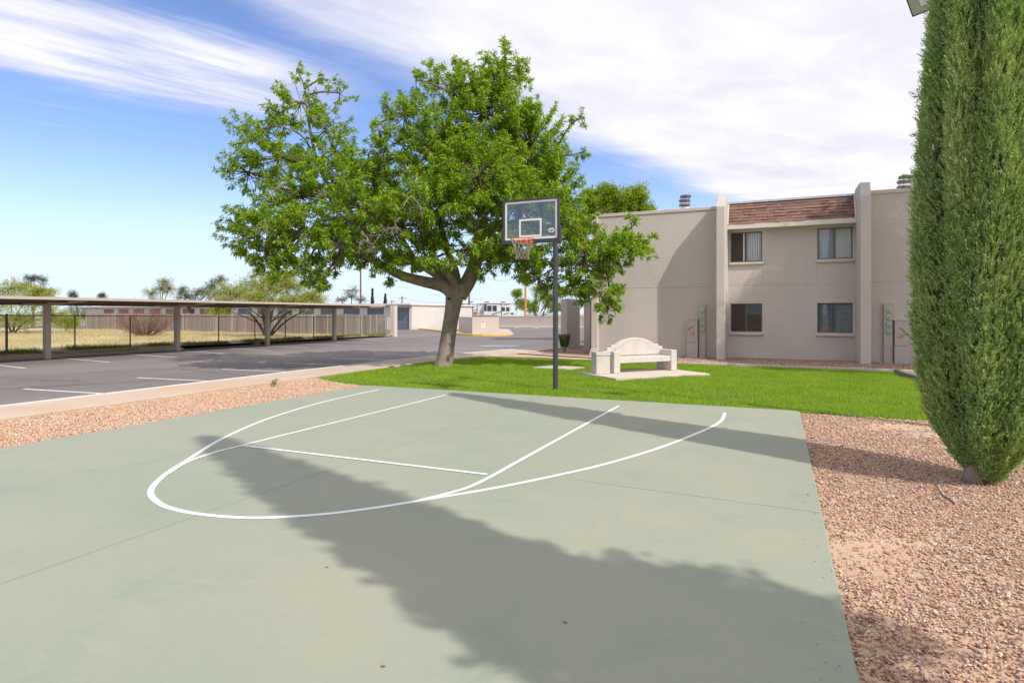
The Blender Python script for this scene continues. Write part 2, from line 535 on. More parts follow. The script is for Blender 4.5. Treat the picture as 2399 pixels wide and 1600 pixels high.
# long sealed cracks in the asphalt
m_seal = mat('crack_sealant', (0.055, 0.05, 0.052), (0.07, 0.065, 0.065), scale=5)
rc = random.Random(4)
for (x0, y0, x1, y1) in ((-21.5, 6.0, -18.0, 13.5), (-19.5, 3.0, -15.2, 11.0), (-21.0, 14.0, -18.6, 24.0), (-18.2, 13.6, -13.6, 12.6), (-23.0, 9.0, -17.0, 9.8), (-20.5, 26.0, -17.0, 40.0)):
    pts = []
    for i in range(15):
        t = i / 14
        pts.append((x0 + (x1 - x0) * t + rc.uniform(-.10, .10), y0 + (y1 - y0) * t + rc.uniform(-.10, .10)))
    MB().strip(pts, 0.035, LOTZ + 0.003).build('crack_line', m_seal, lot, recalc=False)

# ---- sidewalk in poured panels, kerb in pieces
walk = bpy.data.objects.new('sidewalk', None); COL.objects.link(walk); tag(walk, kind='structure')
kerb = bpy.data.objects.new('kerb', None); COL.objects.link(kerb); tag(kerb, kind='structure')
def resample(line, step):
    P = [Vector(p) for p in line]
    out = [P[0].copy()]
    acc = 0.0
    for a, b in zip(P, P[1:]):
        d = (b - a).length
        t = step - acc
        while t < d:
            out.append(a + (b - a) * (t / d)); t += step
        acc = (acc + d) % step
    return out
def at_y(line, y):
    for a, b in zip(line, line[1:]):
        if a[1] <= y <= b[1]:
            t = (y - a[1]) / max(b[1] - a[1], 1e-6)
            return a[0] + (b[0] - a[0]) * t
    return line[-1][0]
y = -6.0
while y < 41:
    y2 = y + 1.52
    k0, k1 = at_y(KERB, y), at_y(KERB, y2)
    i0, i1 = at_y(INNER, y), at_y(INNER, y2)
    MB().prism([(k0 + 0.15, y + 0.006), (i0, y + 0.006), (i1, y2 - 0.006), (k1 + 0.15, y2 - 0.006)], -0.12, 0.018).build('paving_slab', m_conc, walk, bevel=0.008, seg=1)
    MB().prism([(k0, y + 0.004), (k0 + 0.145, y + 0.004), (k1 + 0.145, y2 - 0.004), (k1, y2 - 0.004)], -0.16, 0.024).build('kerb_stone', m_curb, kerb, bevel=0.018, seg=2)
    y = y2

# ---- lawn, beds, gravel bases
LAWN = [(-11.33, 12.55), (-11.3, 14.0), (-11.15, 18.0), (-10.75, 20.4), (-10.2, 21.2), (-8.0, 21.35), (-5.5, 21.05), (-3.0, 20.9), (3.15, 20.70), (3.35, 17.6), (7.5, 15.5), (7.5, 11.7), (2.3, 11.50), (0.42, 11.60), (-8.9, 11.60), (-9.7, 11.75), (-10.6, 12.15)]
lawn = poly_obj('lawn', LAWN, -0.035, m_turf)
gr_r = poly_obj('gravel_bed', [(0.345, -14), (30, -14), (30, 11.6), (7.5, 11.7), (2.3, 11.5), (0.345, 11.6)], -0.042, m_dirt)
gr_l = poly_obj('gravel_bed', [(-11.31, -14), (-8.95, -14), (-8.95, 11.62), (-9.7, 11.75), (-10.6, 12.15), (-11.35, 12.55)], -0.04, m_dirt)
# planting bed at the foot of the building and bare soil by the walk
bed = poly_obj('planting_bed', [(-6.0, 21.25), (-3.0, 21.05), (3.2, 20.85), (30, 20.0), (30, 26), (-9.6, 36), (-9.35, 34), (-9.8, 26), (-9.4, 24.2), (-7.0, 23.2)], -0.02, m_bed)
dirtp = poly_obj('soil_path', [(-10.75, 20.4), (-10.2, 23.4), (-9.85, 26), (-9.4, 24.2), (-7.0, 23.2), (-6.0, 21.25), (-8.0, 21.35), (-10.2, 21.2)], -0.028, m_dirt)
m_path = mat('path_concrete', (0.55, 0.44, 0.35), (0.47, 0.37, 0.29), scale=2, rough=0.85)
pth = MB()
pth.strip([(-10.6, 21.6), (-8.2, 21.75), (-5.8, 21.3), (-4.6, 21.15)], 0.36, 0.012)
pth.strip([(-10.4, 23.9), (-8.6, 23.2), (-6.4, 22.6)], 0.5, 0.012)
tag(pth.build('path', m_path, recalc=False), kind='structure')
side = poly_obj('yard', [(-9.9, 34), (30, 26), (30, 70), (6, 70), (-9.85, 70)], -0.09, m_isl)

# ---- field behind the chain link fence
def field_z(x, y):
    t = np.clip((y - 12.0) / 26.0, 0, 1)
    near = np.clip((x + 33.0) / 5.0, 0, 1)
    base = 0.09 - 0.09 * t * np.clip((x + 62.0) / 30.0, -0.3, 1)
    return base + 0.06 * np.sin(x * 0.45 + 1.0) * np.cos(y * 0.37) * (1 - 0.5 * near) + 0.03 * np.sin(x * 1.7) * np.sin(y * 1.3)
gx = np.linspace(-120, -27.9, 150); gy = np.linspace(-14, 39.6, 90)
XX, YY = np.meshgrid(gx, gy)
ZZ = field_z(XX, YY)
V = np.stack([XX.ravel(), YY.ravel(), ZZ.ravel()], 1)
idx = np.arange(150 * 90).reshape(90, 150)
F = np.stack([idx[:-1, :-1].ravel(), idx[:-1, 1:].ravel(), idx[1:, 1:].ravel(), idx[1:, :-1].ravel()], 1)
tag(link_mesh('field', np_mesh('field', V, F, True), m_field), kind='structure')
brm = MB().extrude_y([(-28.75, -0.15), (-28.0, 0.10), (-27.6, -0.02), (-27.35, -0.15)], -14, 21)
tag(brm.build('berm', m_field, smooth=True), kind='structure')

# ---- the court
court = MB()
def rounded(x0, x1, y0, y1, r, n=5):
    p = []
    for cx_, cy_, a0 in ((x1 - r, y1 - r, 0), (x0 + r, y1 - r, 90), (x0 + r, y0 + r, 180), (x1 - r, y0 + r, 270)):
        for i in range(n + 1):
            a = math.radians(a0 + 90 * i / n); p.append((cx_ + r * math.cos(a), cy_ + r * math.sin(a)))
    return p
court.prism(rounded(-8.93, 0.34, -9.0, 11.57, 0.14), -0.13, 0.0)
court = tag(court.build('basketball_court', m_court, bevel=0.012, seg=2), kind='structure')
def court_line(name, pix, w=0.052, close=False, smooth_n=0):
    P = [G(u, v) for u, v in pix]
    if smooth_n:
        Q = []
        n = len(P)
        for i in range(n - 1):
            p0, p1, p2, p3 = (Vector(P[max(i - 1, 0)]), Vector(P[i]), Vector(P[i + 1]), Vector(P[min(i + 2, n - 1)]))
            for k in range(smooth_n):
                t = k / smooth_n
                Q.append(tuple(0.5 * ((2 * p1) + (p2 - p0) * t + (2 * p0 - 5 * p1 + 4 * p2 - p3) * t * t + (3 * p1 - p0 - 3 * p2 + p3) * t ** 3)))
        Q.append(P[-1]); P = Q
    return P
wings = court_line('w', [(888, 912.5), (759.4, 941.2), (631.8, 979.5), (524.6, 1025.5), (440, 1077), (385, 1113), (353, 1150), (372, 1178), (420, 1196), (500, 1208), (593.5, 1213), (700, 1209), (800, 1200), (912.3, 1184.5), (1020, 1166.5), (1157.3, 1143.5), (1310.4, 1112.2), (1427.6, 1084.5), (1555.2, 1045.5), (1657.3, 1004.5), (1690, 985), (1698, 967.5)], smooth_n=6)
MB().strip(wings, 0.056, 0.0030).build('court_line', m_white, court, recalc=False)
kl = court_line('k', [(1047.5, 924.8), (900, 961.2), (570.5, 1042.6), (500, 1061), (437, 1083), (392, 1110)], smooth_n=4)
MB().strip(kl, 0.052, 0.0048).build('court_line', m_white, court, recalc=False)
kr = court_line('k', [(1450, 951.0), (1400, 978.3), (1208.3, 1084.2), (1170, 1106), (1106.3, 1138.3), (1050, 1156), (985, 1172)], smooth_n=4)
MB().strip(kr, 0.052, 0.0048).build('court_line', m_white, court, recalc=False)
ft = court_line('f', [(571, 1044.5), (1141, 1112)])
MB().strip(ft, 0.054, 0.0064).build('court_line', m_white, court, recalc=False)
rj = random.Random(2)
def joint(p, q, w=0.010):
    pts = [(p[0] + (q[0] - p[0]) * i / 24 + rj.uniform(-.004, .004), p[1] + (q[1] - p[1]) * i / 24 + rj.uniform(-.004, .004)) for i in range(25)]
    MB().strip(pts, w, 0.0014).build('control_joint', m_joint, court, recalc=False)
joint((-4.43, -8.9), (-4.43, 11.5), 0.0045)
joint((-1.9, 5.82), (0.33, 5.70), 0.007)
# hairline cracks
def crack(p, q, wob, w=0.004):
    n = 18
    pts = []
    off = 0
    for i in range(n + 1):
        t = i / n
        off += rj.uniform(-wob, wob)
        pts.append((p[0] + (q[0] - p[0]) * t + off, p[1] + (q[1] - p[1]) * t + off * 0.6))
    MB().strip(pts, w, 0.0025).build('crack_line', m_joint, court, recalc=False)
# ------------------------------------------------------------------ apartment building
m_stucco = mat('stucco', (0.605, 0.545, 0.500), (0.572, 0.514, 0.470), scale=2.0, rough=0.92, bump=0.7, bscale=22, bdist=0.04, c3=(0.63, 0.568, 0.52), scale3=0.5, spec=0.2)
m_stucco2 = mat('stucco_cap', (0.63, 0.56, 0.505), (0.59, 0.52, 0.465), scale=3.0, rough=0.9, bump=0.5, bscale=30, bdist=0.02)
m_fascia = mat('fascia_paint', (0.72, 0.65, 0.58), (0.67, 0.60, 0.54), scale=3, rough=0.6)
m_flash = mat('metal_flashing', (0.66, 0.68, 0.71), (0.50, 0.53, 0.57), scale=2.5, rough=0.4, metal=0.2)
m_frame = mat('bronze_window_frame', (0.165, 0.135, 0.105), (0.14, 0.115, 0.09), scale=10, rough=0.45, metal=0.3)
m_blind = mat('white_blind', (0.90, 0.90, 0.90), (0.86, 0.86, 0.87), scale=4, rough=0.6)
m_blindb = mat('blue_grey_blind', (0.66, 0.71, 0.78), (0.60, 0.65, 0.72), scale=4, rough=0.7)
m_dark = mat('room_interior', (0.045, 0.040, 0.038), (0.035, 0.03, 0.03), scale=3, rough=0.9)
m_screen = mat('insect_screen', (0.075, 0.062, 0.055), (0.065, 0.055, 0.05), scale=30, rough=0.8)
m_glass = glass_mat('window_glass', (0.99, 1.0, 1.0), 0.0)
m_shingles = [mat('shingle_%d' % i, c, tuple(x * 0.8 for x in c), scale=14, rough=0.9, bump=0.4, bscale=120) for i, c in enumerate(((0.255, 0.14, 0.108), (0.225, 0.125, 0.10), (0.195, 0.115, 0.096), (0.275, 0.155, 0.12)))]

bld = thing('apartment_building', (0.4, 24.3, 0), 'two storey tan stucco apartment block with flat parapet and a shingled bay', 'building')
YL, YP, YM, YR = 24.30, 23.30, 24.95, 24.40         # wall planes: left, pilaster fronts, recessed bay, right
wall = MB()
wall.box(-7.0, -2.11, YL, YL + 12, -0.1, 5.70)
wall.box(2.84, 16.0, YR, YR + 12, -0.1, 5.88)
wall.build('wall', m_stucco, bld, bevel=0.02)
# recessed bay with window openings
WX = [(-1.71, -0.57), (1.32, 2.47)]
WZ = [(0.99, 2.09), (3.71, 4.86)]
def wall_with_holes(mb, x0, x1, z0, z1, y0, y1, holes):
    xs = sorted({x0, x1, *[h[0] for h in holes], *[h[1] for h in holes]})
    zs = sorted({z0, z1, *[h[2] for h in holes], *[h[3] for h in holes]})
    def hole(i, k):
        if i < 0 or k < 0 or i >= len(xs) - 1 or k >= len(zs) - 1: return True
        cx_, cz_ = (xs[i] + xs[i + 1]) / 2, (zs[k] + zs[k + 1]) / 2
        return any(h[0] < cx_ < h[1] and h[2] < cz_ < h[3] for h in holes)
    idx = {}
    def v(x, y, z):
        key = (round(x, 5), round(y, 5), round(z, 5))
        if key not in idx:
            idx[key] = len(mb.v); mb.v.append((x, y, z))
        return idx[key]
    for i in range(len(xs) - 1):
        for k in range(len(zs) - 1):
            if hole(i, k): continue
            a, b, c, d = xs[i], xs[i + 1], zs[k], zs[k + 1]
            mb.f.append((v(a, y0, c), v(b, y0, c), v(b, y0, d), v(a, y0, d)))
            mb.f.append((v(b, y1, c), v(a, y1, c), v(a, y1, d), v(b, y1, d)))
            if hole(i - 1, k): mb.f.append((v(a, y1, c), v(a, y0, c), v(a, y0, d), v(a, y1, d)))
            if hole(i + 1, k): mb.f.append((v(b, y0, c), v(b, y1, c), v(b, y1, d), v(b, y0, d)))
            if hole(i, k - 1): mb.f.append((v(a, y1, c), v(b, y1, c), v(b, y0, c), v(a, y0, c)))
            if hole(i, k + 1): mb.f.append((v(a, y0, d), v(b, y0, d), v(b, y1, d), v(a, y1, d)))
bay_w = MB()
wall_with_holes(bay_w, -2.10, 2.83, -0.1, 5.15, YM, YM + 0.22, [(wx[0], wx[1], wz[0], wz[1]) for wx in WX for wz in WZ])
bay_w.build('bay_wall', m_stucco, bld)
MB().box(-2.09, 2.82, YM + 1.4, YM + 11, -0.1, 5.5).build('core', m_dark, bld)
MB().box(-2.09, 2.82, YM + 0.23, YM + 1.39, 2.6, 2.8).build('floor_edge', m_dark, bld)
# stucco expansion joints, dark grooves
m_groove = mat('stucco_joint', (0.37, 0.32, 0.285), (0.42, 0.365, 0.325), scale=8)
MB().box(-6.98, -2.12, YL - 0.003, YL + 0.01, 2.735, 2.750).build('stucco_joint', m_groove, bld, recalc=False)
MB().box(-2.08, 2.80, YM - 0.003, YM + 0.01, 2.80, 2.813).build('stucco_joint', m_groove, bld, recalc=False)
MB().box(2.86, 9.0, YR - 0.003, YR + 0.01, 2.80, 2.813).build('stucco_joint', m_groove, bld, recalc=False)
for x in (-0.54, 1.29):
    MB().box(x - 0.006, x + 0.006, YM - 0.003, YM + 0.01, 2.815, 3.50).build('stucco_joint', m_groove, bld, recalc=False)
# pilasters with sloped heads
for x0, x1, top in ((-2.10, -1.80, 6.14), (2.54, 2.85, 6.18)):
    MB().extrude_x([(YP, -0.1), (YM + 0.1, -0.1), (YM + 0.1, top + 0.02), (YP + 0.30, top), (YP, top - 0.50)], x0, x1).build('pilaster', m_stucco, bld, bevel=0.025)
    MB().box(x0 - 0.006, x1 + 0.006, YP - 0.012, YP + 0.04, -0.1, 0.02).build('pilaster_foot', m_groove, bld)
# parapet caps
MB().box(-7.03, -2.11, YL - 0.03, YL + 0.25, 5.70, 5.83).build('parapet_cap', m_stucco2, bld, bevel=0.015)
MB().box(2.86, 16.03, YR - 0.03, YR + 0.25, 5.88, 6.02).build('parapet_cap', m_stucco2, bld, bevel=0.015)
MB().box(-6.98, 15.98, YL + 0.7, YL + 11.98, 5.4, 5.69).build('roof', m_flash, bld)
# flared corner post at the left end
cp = MB()
for (r0, z0, z1) in ((0.17, -0.1, 0.06),):
    pass
cp.v += [(-7.22, YL - 0.22, -0.1), (-6.80, YL - 0.22, -0.1), (-6.80, YL + 0.3, -0.1), (-7.22, YL + 0.3, -0.1),
         (-7.13, YL - 0.13, 0.28), (-6.86, YL - 0.13, 0.28), (-6.86, YL + 0.3, 0.28), (-7.13, YL + 0.3, 0.28),
         (-7.12, YL - 0.12, 5.70), (-6.87, YL - 0.12, 5.70), (-6.87, YL + 0.3, 5.70), (-7.12, YL + 0.3, 5.70)]
cp.f += [(0, 1, 2, 3), (8, 9, 10, 11)] + [(a + k, a + (k + 1) % 4, a + 4 + (k + 1) % 4, a + 4 + k) for a in (0, 4) for k in range(4)]
cp.build('corner_post', m_stucco2, bld, bevel=0.015)
# mansard: fascia, soffit, shingles in courses, flashing
YF = 24.45
MB().box(-1.86, 2.60, YF, YF + 0.045, 4.93, 5.115).build('fascia', m_fascia, bld, bevel=0.006)
MB().box(-1.79, 2.53, YF + 0.046, YM - 0.003, 4.95, 4.98).build('soffit', m_fascia, bld)
mz0, mz1, my0, my1 = 5.115, 5.97, YF + 0.02, YM - 0.02
MB().extrude_x([(my0 + 0.03, mz0 - 0.02), (my1 + 0.03, mz1), (my1 + 0.6, mz1), (my1 + 0.6, mz0 - 0.02)], -1.795, 2.535).build('mansard', m_dark, bld)
rs = random.Random(11)
rows = 7
L_ = math.hypot(my1 - my0, mz1 - mz0)
ty, tz = (my1 - my0) / L_, (mz1 - mz0) / L_
ny_, nz_ = -tz, ty
for r in range(rows):
    x = -1.79 - rs.uniform(0, 0.2)
    while x < 2.53:
        w = rs.choice((0.16, 0.22, 0.28, 0.34, 0.42))
        a, b = max(x, -1.79), min(x + w, 2.53)
        if b - a > 0.03:
            s0, s1 = L_ * r / rows - 0.01, L_ * (r + 1) / rows + 0.03
            lift = rs.choice((0.010, 0.018, 0.030))
            m0 = MB()
            q = []
            for (s, l0, l1) in ((s0, 0.0, 0.012 + lift), (s1, -0.012, 0.004)):
                for l in (l0, l1):
                    q.append((my0 + ty * s + ny_ * l, mz0 + tz * s + nz_ * l))
            m0.extrude_x([q[0], q[2], q[3], q[1]], a, b - 0.004)
            m0.build('shingle', rs.choice(m_shingles), bld)
        x += w
MB().box(-1.80, 2.535, my1 - 0.06, my1 + 0.55, mz1 + 0.004, mz1 + 0.085).build('flashing', m_flash, bld, bevel=0.006)
for xx in (-1.795, 2.495):
    MB().extrude_x([(my0 - 0.05, mz0), (my0 - 0.01, mz0), (my1 + 0.03, mz1 + 0.01), (my1 - 0.05, mz1 + 0.01)], xx, xx + 0.04).build('edge_trim', m_fascia, bld)
# windows
def window(x0, x1, z0, z1, kind):
    yb = YM + 0.07
    w = MB()
    t = 0.035
    w.box(x0, x1, yb, yb + 0.06, z0, z0 + t); w.box(x0, x1, yb, yb + 0.06, z1 - t, z1)
    w.box(x0, x0 + t, yb + .001, yb + 0.059, z0 + t, z1 - t); w.box(x1 - t, x1, yb + .001, yb + 0.059, z0 + t, z1 - t)
    fr = w.build('window', m_frame, bld)
    xm = (x0 + x1) / 2
    MB().box(xm - 0.025, xm + 0.025, yb + 0.004, yb + 0.05, z0 + t, z1 - t).build('mullion', m_frame, fr)
    for a, b, d in ((x0 + t, xm - 0.025, 0.038), (xm + 0.025, x1 - t, 0.022)):
        MB().box(a, b, yb + d, yb + d + 0.006, z0 + t, z1 - t).build('pane', m_glass, fr)
    # moulded sill
    MB().extrude_x([(YM - 0.075, z0 - 0.04), (YM + 0.06, z0 - 0.005), (YM + 0.06, z0 - 0.13), (YM - 0.06, z0 - 0.135), (YM - 0.085, z0 - 0.09)], x0 - 0.05, x1 + 0.05).build('sill', m_stucco2, fr, bevel=0.015)
    yc = yb + 0.085
    def vertical_blind(a, b, m, step=0.085, ang=0.55):
        k = MB(); x = a + 0.02
        while x < b - 0.02:
            dx, dy = math.cos(ang) * 0.043, math.sin(ang) * 0.043
            i = len(k.v)
            k.v += [(x - dx, yc - dy, z0 + 0.02), (x + dx, yc + dy, z0 + 0.02), (x + dx, yc + dy, z1 - 0.03), (x - dx, yc - dy, z1 - 0.03)]
            k.f.append((i, i + 1, i + 2, i + 3))
            x += step
        k.build('blind', m, fr, recalc=False)
    def level_blind(a, b, m, step=0.05, tilt=0.6):
        k = MB(); z = z0 + 0.03
        while z < z1 - 0.03:
            dy, dz = math.cos(tilt) * 0.024, math.sin(tilt) * 0.024
            i = len(k.v)
            k.v += [(a, yc - dy, z - dz), (b, yc - dy, z - dz), (b, yc + dy, z + dz), (a, yc + dy, z + dz)]
            k.f.append((i, i + 1, i + 2, i + 3)); z += step
        k.build('blind', m, fr, recalc=False)
    if kind == 'A':
        MB().box(x0 + t, xm - 0.11, yb + 0.010, yb + 0.013, z0 + t, z1 - t).build('screen', m_screen, fr)
        MB().box(xm - 0.11, xm - 0.07, yb + 0.008, yb + 0.03, z0 + t, z1 - t).build('sash_edge', m_blind, fr)
        vertical_blind(xm, x1, m_blind)
    elif kind == 'B':
        vertical_blind(x0, x1, m_blind, ang=0.18)
        MB().box(x0 + t, xm - 0.03, yb + 0.010, yb + 0.012, z0 + t, z1 - t).build('screen', glass_mat('screen_veil', (0.90, 0.90, 0.92), 0.0), fr)
    elif kind == 'C':
        MB().box(x0 + t, xm - 0.03, yb + 0.010, yb + 0.013, z0 + t, z1 - t).build('screen', m_screen, fr)
    else:
        level_blind(x0, x1, m_blindb, step=0.046, tilt=0.75)
        MB().box(x0 + t, xm - 0.03, yb + 0.010, yb + 0.012, z0 + t, z1 - t).build('screen', MATS['screen_veil'], fr)
window(*WX[0], *WZ[1], 'A'); window(*WX[1], *WZ[1], 'B'); window(*WX[0], *WZ[0], 'C'); window(*WX[1], *WZ[0], 'D')
# roof vents
m_vent = mat('vent_metal', (0.20, 0.17, 0.155), (0.13, 0.11, 0.10), scale=6, rough=0.45, metal=0.6)
m_ventw = mat('vent_pale', (0.72, 0.71, 0.70), (0.62, 0.61, 0.60), scale=5, rough=0.5)
def roof_vent(x, y, z0, z1, lab):
    t = thing('roof_vent', (x, y, 5.69), lab, 'roof vent', 'chimney caps on the flat roof')
    h = z1 - z0
    MB().lathe([(0.17, 5.69), (0.17, z0 + 0.02)], (x, y), 18).build('flue', m_ventw, t, smooth=False)
    for k, (dx, zz) in enumerate(((-0.03, z0 + 0.06), (-0.03, z0 + h * 0.52), (0.03, z1 - 0.06))):
        MB().lathe([(0.24, zz), (0.255, zz + 0.04), (0.22, zz + 0.085)], (x + dx, y), 22).build('cap_ring', m_vent, t)
    for k in range(8):
        a = k * math.pi / 4
        MB().box(x + 0.215 * math.cos(a) - 0.008, x + 0.215 * math.cos(a) + 0.008, y + 0.215 * math.sin(a) - 0.008, y + 0.215 * math.sin(a) + 0.008, z0 + 0.1, z1 - 0.05).build('cap_strut', m_vent, t)
roof_vent(-3.86, 28.0, 6.50, 7.02, 'layered metal chimney cap on the roof above the left plain wall')
roof_vent(4.57, 28.0, 6.60, 7.12, 'layered metal chimney cap on the roof beside the tall cypress')

# ------------------------------------------------------------------ electric meter cabinets
m_cab = mat('cabinet_paint', (0.53, 0.465, 0.42), (0.505, 0.445, 0.40), scale=4, rough=0.55)
m_green = mat('meter_green', (0.16, 0.42, 0.16), (0.13, 0.36, 0.13), scale=8, rough=0.5)
m_face = mat('meter_face', (0.66, 0.76, 0.62), (0.60, 0.70, 0.57), scale=8, rough=0.3)
m_red = mat('red_warning_paint', (0.62, 0.11, 0.07), (0.55, 0.10, 0.07), scale=8, rough=0.5)
m_pale = mat('pale_print', (0.72, 0.62, 0.58), (0.66, 0.56, 0.52), scale=8)
m_ink = mat('dark_print', (0.05, 0.05, 0.05), (0.06, 0.06, 0.06), scale=8)
def disc_y(mb, x, z, r, y0, y1, n=20):
    b = len(mb.v)
    for yy in (y0, y1):
        for k in range(n):
            a = 2 * math.pi * k / n; mb.v.append((x + r * math.cos(a), yy, z + r * math.sin(a)))
    mb.f.append(tuple(b + k for k in range(n))); mb.f.append(tuple(b + n + k for k in range(n))[::-1])
    mb.f += [(b + (k + 1) % n, b + k, b + n + k, b + n + (k + 1) % n) for k in range(n)]
def meters(xs0, xs1, xb0, xb1, yw, sgn, lab):
    yf = yw - 0.20
    t = thing('meter_cabinet', ((xs0 + xb1) / 2, yf, 0), lab, 'meter cabinet', 'electric meter cabinets on the facade')
    MB().box(xs0, xs1, yf + 0.04, yw, -0.03, 2.02).build('meter_column', m_cab, t, bevel=0.008)
    MB().box(xs0 + 0.012, xs1 - 0.012, yf + 0.028, yf + 0.0385, 0.56, 1.99).build('column_cover', m_cab, t, bevel=0.003)
    MB().box(xs0 - 0.01, xs1 + 0.01, yf + 0.03, yw, 2.021, 2.035).build('rain_lip', m_cab, t)
    for k in range(4):
        z = 1.81 - k * 0.245
        xm = (xs0 + xs1) / 2 + 0.01
        c = MB(); disc_y(c, xm, z, 0.082, yf - 0.015, yf + 0.028); mt = c.build('meter', m_green, t, bevel=0.006)
        c = MB(); disc_y(c, xm, z, 0.072, yf - 0.05, yf - 0.016); c.build('glass_dome', m_face, mt, bevel=0.012)
        MB().box(xm - 0.045, xm + 0.045, yf - 0.054, yf - 0.051, z + 0.008, z + 0.03).build('display', m_ink, mt)
        MB().box(xm - 0.04, xm + 0.04, yf - 0.054, yf - 0.051, z - 0.045, z - 0.008).build('green_band', m_green, mt)
    yb = yw - 0.30
    MB().box(xb0, xb1, yb + 0.02, yw, 0.60, 1.45).build('switch_box', m_cab, t, bevel=0.008)
    MB().box(xb0 - 0.012, xb1 + 0.012, yb, yw, -0.03, 0.59).build('base_box', m_cab, t, bevel=0.010)
    MB().box(xb0 - 0.012, xb1 + 0.012, yb + 0.005, yw, 1.452, 1.475).build('rain_lip', m_cab, t)
    xm = (xb0 + xb1) / 2
    h = MB()
    if sgn < 0: pts = [(xm + 0.03, yb - 0.03, 1.19), (xm - 0.10, yb - 0.05, 1.11), (xm - 0.17, yb - 0.05, 1.06)]
    else: pts = [(xm - 0.06, yb - 0.03, 1.21), (xm + 0.02, yb - 0.05, 1.15), (xm + 0.10, yb - 0.05, 1.05)]
    h.tube(pts, 0.014, 8).build('handle', m_vent, t)
    sx = xm + (0.0 if sgn < 0 else -0.04)
    dz = MB().box(sx - 0.075, sx + 0.075, yb + 0.0165, yb + 0.0195, 0.86, 1.00).build('warning_sticker', m_red, t)
    MB().box(sx - 0.06, sx + 0.06, yb + 0.0135, yb + 0.016, 0.965, 0.985).build('sticker_print', m_pale, dz)
    MB().box(sx - 0.055, sx - 0.012, yb + 0.0135, yb + 0.016, 0.895, 0.945).build('sticker_print', m_pale, dz)
    MB().box(sx + 0.014, sx + 0.032, yb + 0.0135, yb + 0.016, 0.875, 0.945).build('sticker_print', m_pale, dz)
    return t
meters(-2.80, -2.57, -3.24, -2.85, YL, -1, 'row of four green meters on a column with switch box left of the lit pilaster')
meters(3.34, 3.61, 3.65, 4.05, YR, 1, 'row of four green meters on a column with switch box next to the cypress')

# ------------------------------------------------------------------ freestanding entry walls and shrub beside the building
def fin_wall(p, q, th_, h, lab):
    d = Vector((q[0] - p[0], q[1] - p[1])); ln = d.length; d.normalize()
    o = MB().obox(p, (d.x, d.y), (-d.y, d.x), ln, th_, -0.1, h).build('wing_wall', m_stucco, bevel=0.02)
    return tag(o, lab, 'wall', 'stucco wing walls by the entry')
fin_wall((-9.45, 27.9), (-9.45, 30.0), 0.32, 2.42, 'tall freestanding stucco wall behind the clipped shrub')
fin_wall((-7.75, 26.1), (-7.75, 28.2), 0.30, 2.30, 'narrow stucco wall next to the flared building corner')
# ------------------------------------------------------------------ bench, bin and pads on the lawn
m_cast = mat('cast_stone', (0.60, 0.55, 0.505), (0.55, 0.50, 0.455), scale=5, rough=0.8, bump=0.2, bscale=90)
BA = math.atan2(0.766, 0.642)
BO = (-4.16, 16.34, 0.035)
bench = thing('stone_bench', BO, 'cream cast stone bench with arched stepped back on the lawn pad', 'bench', rotz=BA)
def lpart(mb, name, m, parent, **kw):
    me = mb.mesh(name, (0, 0, 0), **kw)
    return link_mesh(name, me, m, parent)
LB = 2.24
for x0 in (0.0, LB - 0.21):
    lpart(MB().box(x0, x0 + 0.21, 0.0, 0.66, 0.0, 0.60), 'arm', m_cast, bench, bevel=0.022)
lpart(MB().box(0.205, LB - 0.205, 0.03, 0.56, 0.27, 0.43), 'seat', m_cast, bench, bevel=0.02)
def back_profile(s, zb):
    hw = (LB / 2 - 0.115) * s
    c = LB / 2
    p = [(c - hw, zb), (c + hw, zb), (c + hw, 0.66 + (0.69 - 0.66) * s), (c + hw * 0.86, 0.69), (c + hw * 0.86, 0.755), (c + hw * 0.70, 0.755)]
    R = hw * 0.70
    for i in range(1, 16):
        a = math.pi * i / 16
        t = math.cos(a)
        p.append((c + R * t, 0.755 + 0.205 * (1 - abs(t) ** 2.0) ** 0.85))
    p += [(c - hw * 0.70, 0.755), (c - hw * 0.86, 0.755), (c - hw * 0.86, 0.69), (c - hw, 0.66 + (0.69 - 0.66) * s)]
    return p
bk = lpart(MB().extrude_y(back_profile(1.0, 0.44), 0.50, 0.62), 'backrest', m_cast, bench, bevel=0.012, seg=1)
pp = [(LB / 2 + (x - LB / 2) * 0.83, z - 0.095 if z > 0.5 else z + 0.02) for x, z in back_profile(1.0, 0.44)]
lpart(MB().extrude_y(pp, 0.484, 0.503), 'raised_panel', m_cast, bk, bevel=0.006, seg=1)
m_gap = mat('groove_grey', (0.30, 0.27, 0.24), (0.26, 0.23, 0.21), scale=8)
pp2 = [(LB / 2 + (x - LB / 2) * 1.012, z + 0.010 if z > 0.5 else z) for x, z in pp]
lpart(MB().extrude_y(pp2, 0.4965, 0.501), 'groove', m_gap, bk)
def bl(x, y):
    c, s = math.cos(BA), math.sin(BA)
    return (BO[0] + x * c - y * s, BO[1] + x * s + y * c)
padp = [bl(-0.68, -1.02), bl(2.42, -1.12), bl(2.42, 0.85), bl(-0.68, 0.85)]
tag(MB().prism(padp, -0.1, 0.033).build('bench_pad', m_pad, bevel=0.014), 'pinkish concrete pad under the stone bench', 'concrete pad')
bp = bl(-0.31, 0.20)
binn = thing('litter_bin', (bp[0], bp[1], 0.034), 'square cream cast stone litter bin at the left end of the bench', 'litter bin', rotz=math.radians(36))
lpart(MB().box(-0.20, 0.20, -0.20, 0.20, 0.0, 0.49), 'body', m_cast, binn, bevel=0.018)
lpart(MB().box(-0.19, 0.19, -0.19, 0.19, 0.488, 0.502), 'shadow_gap', m_gap, binn)
lid = lpart(MB().box(-0.21, 0.21, -0.21, 0.21, 0.50, 0.61), 'lid', m_cast, binn, bevel=0.018)
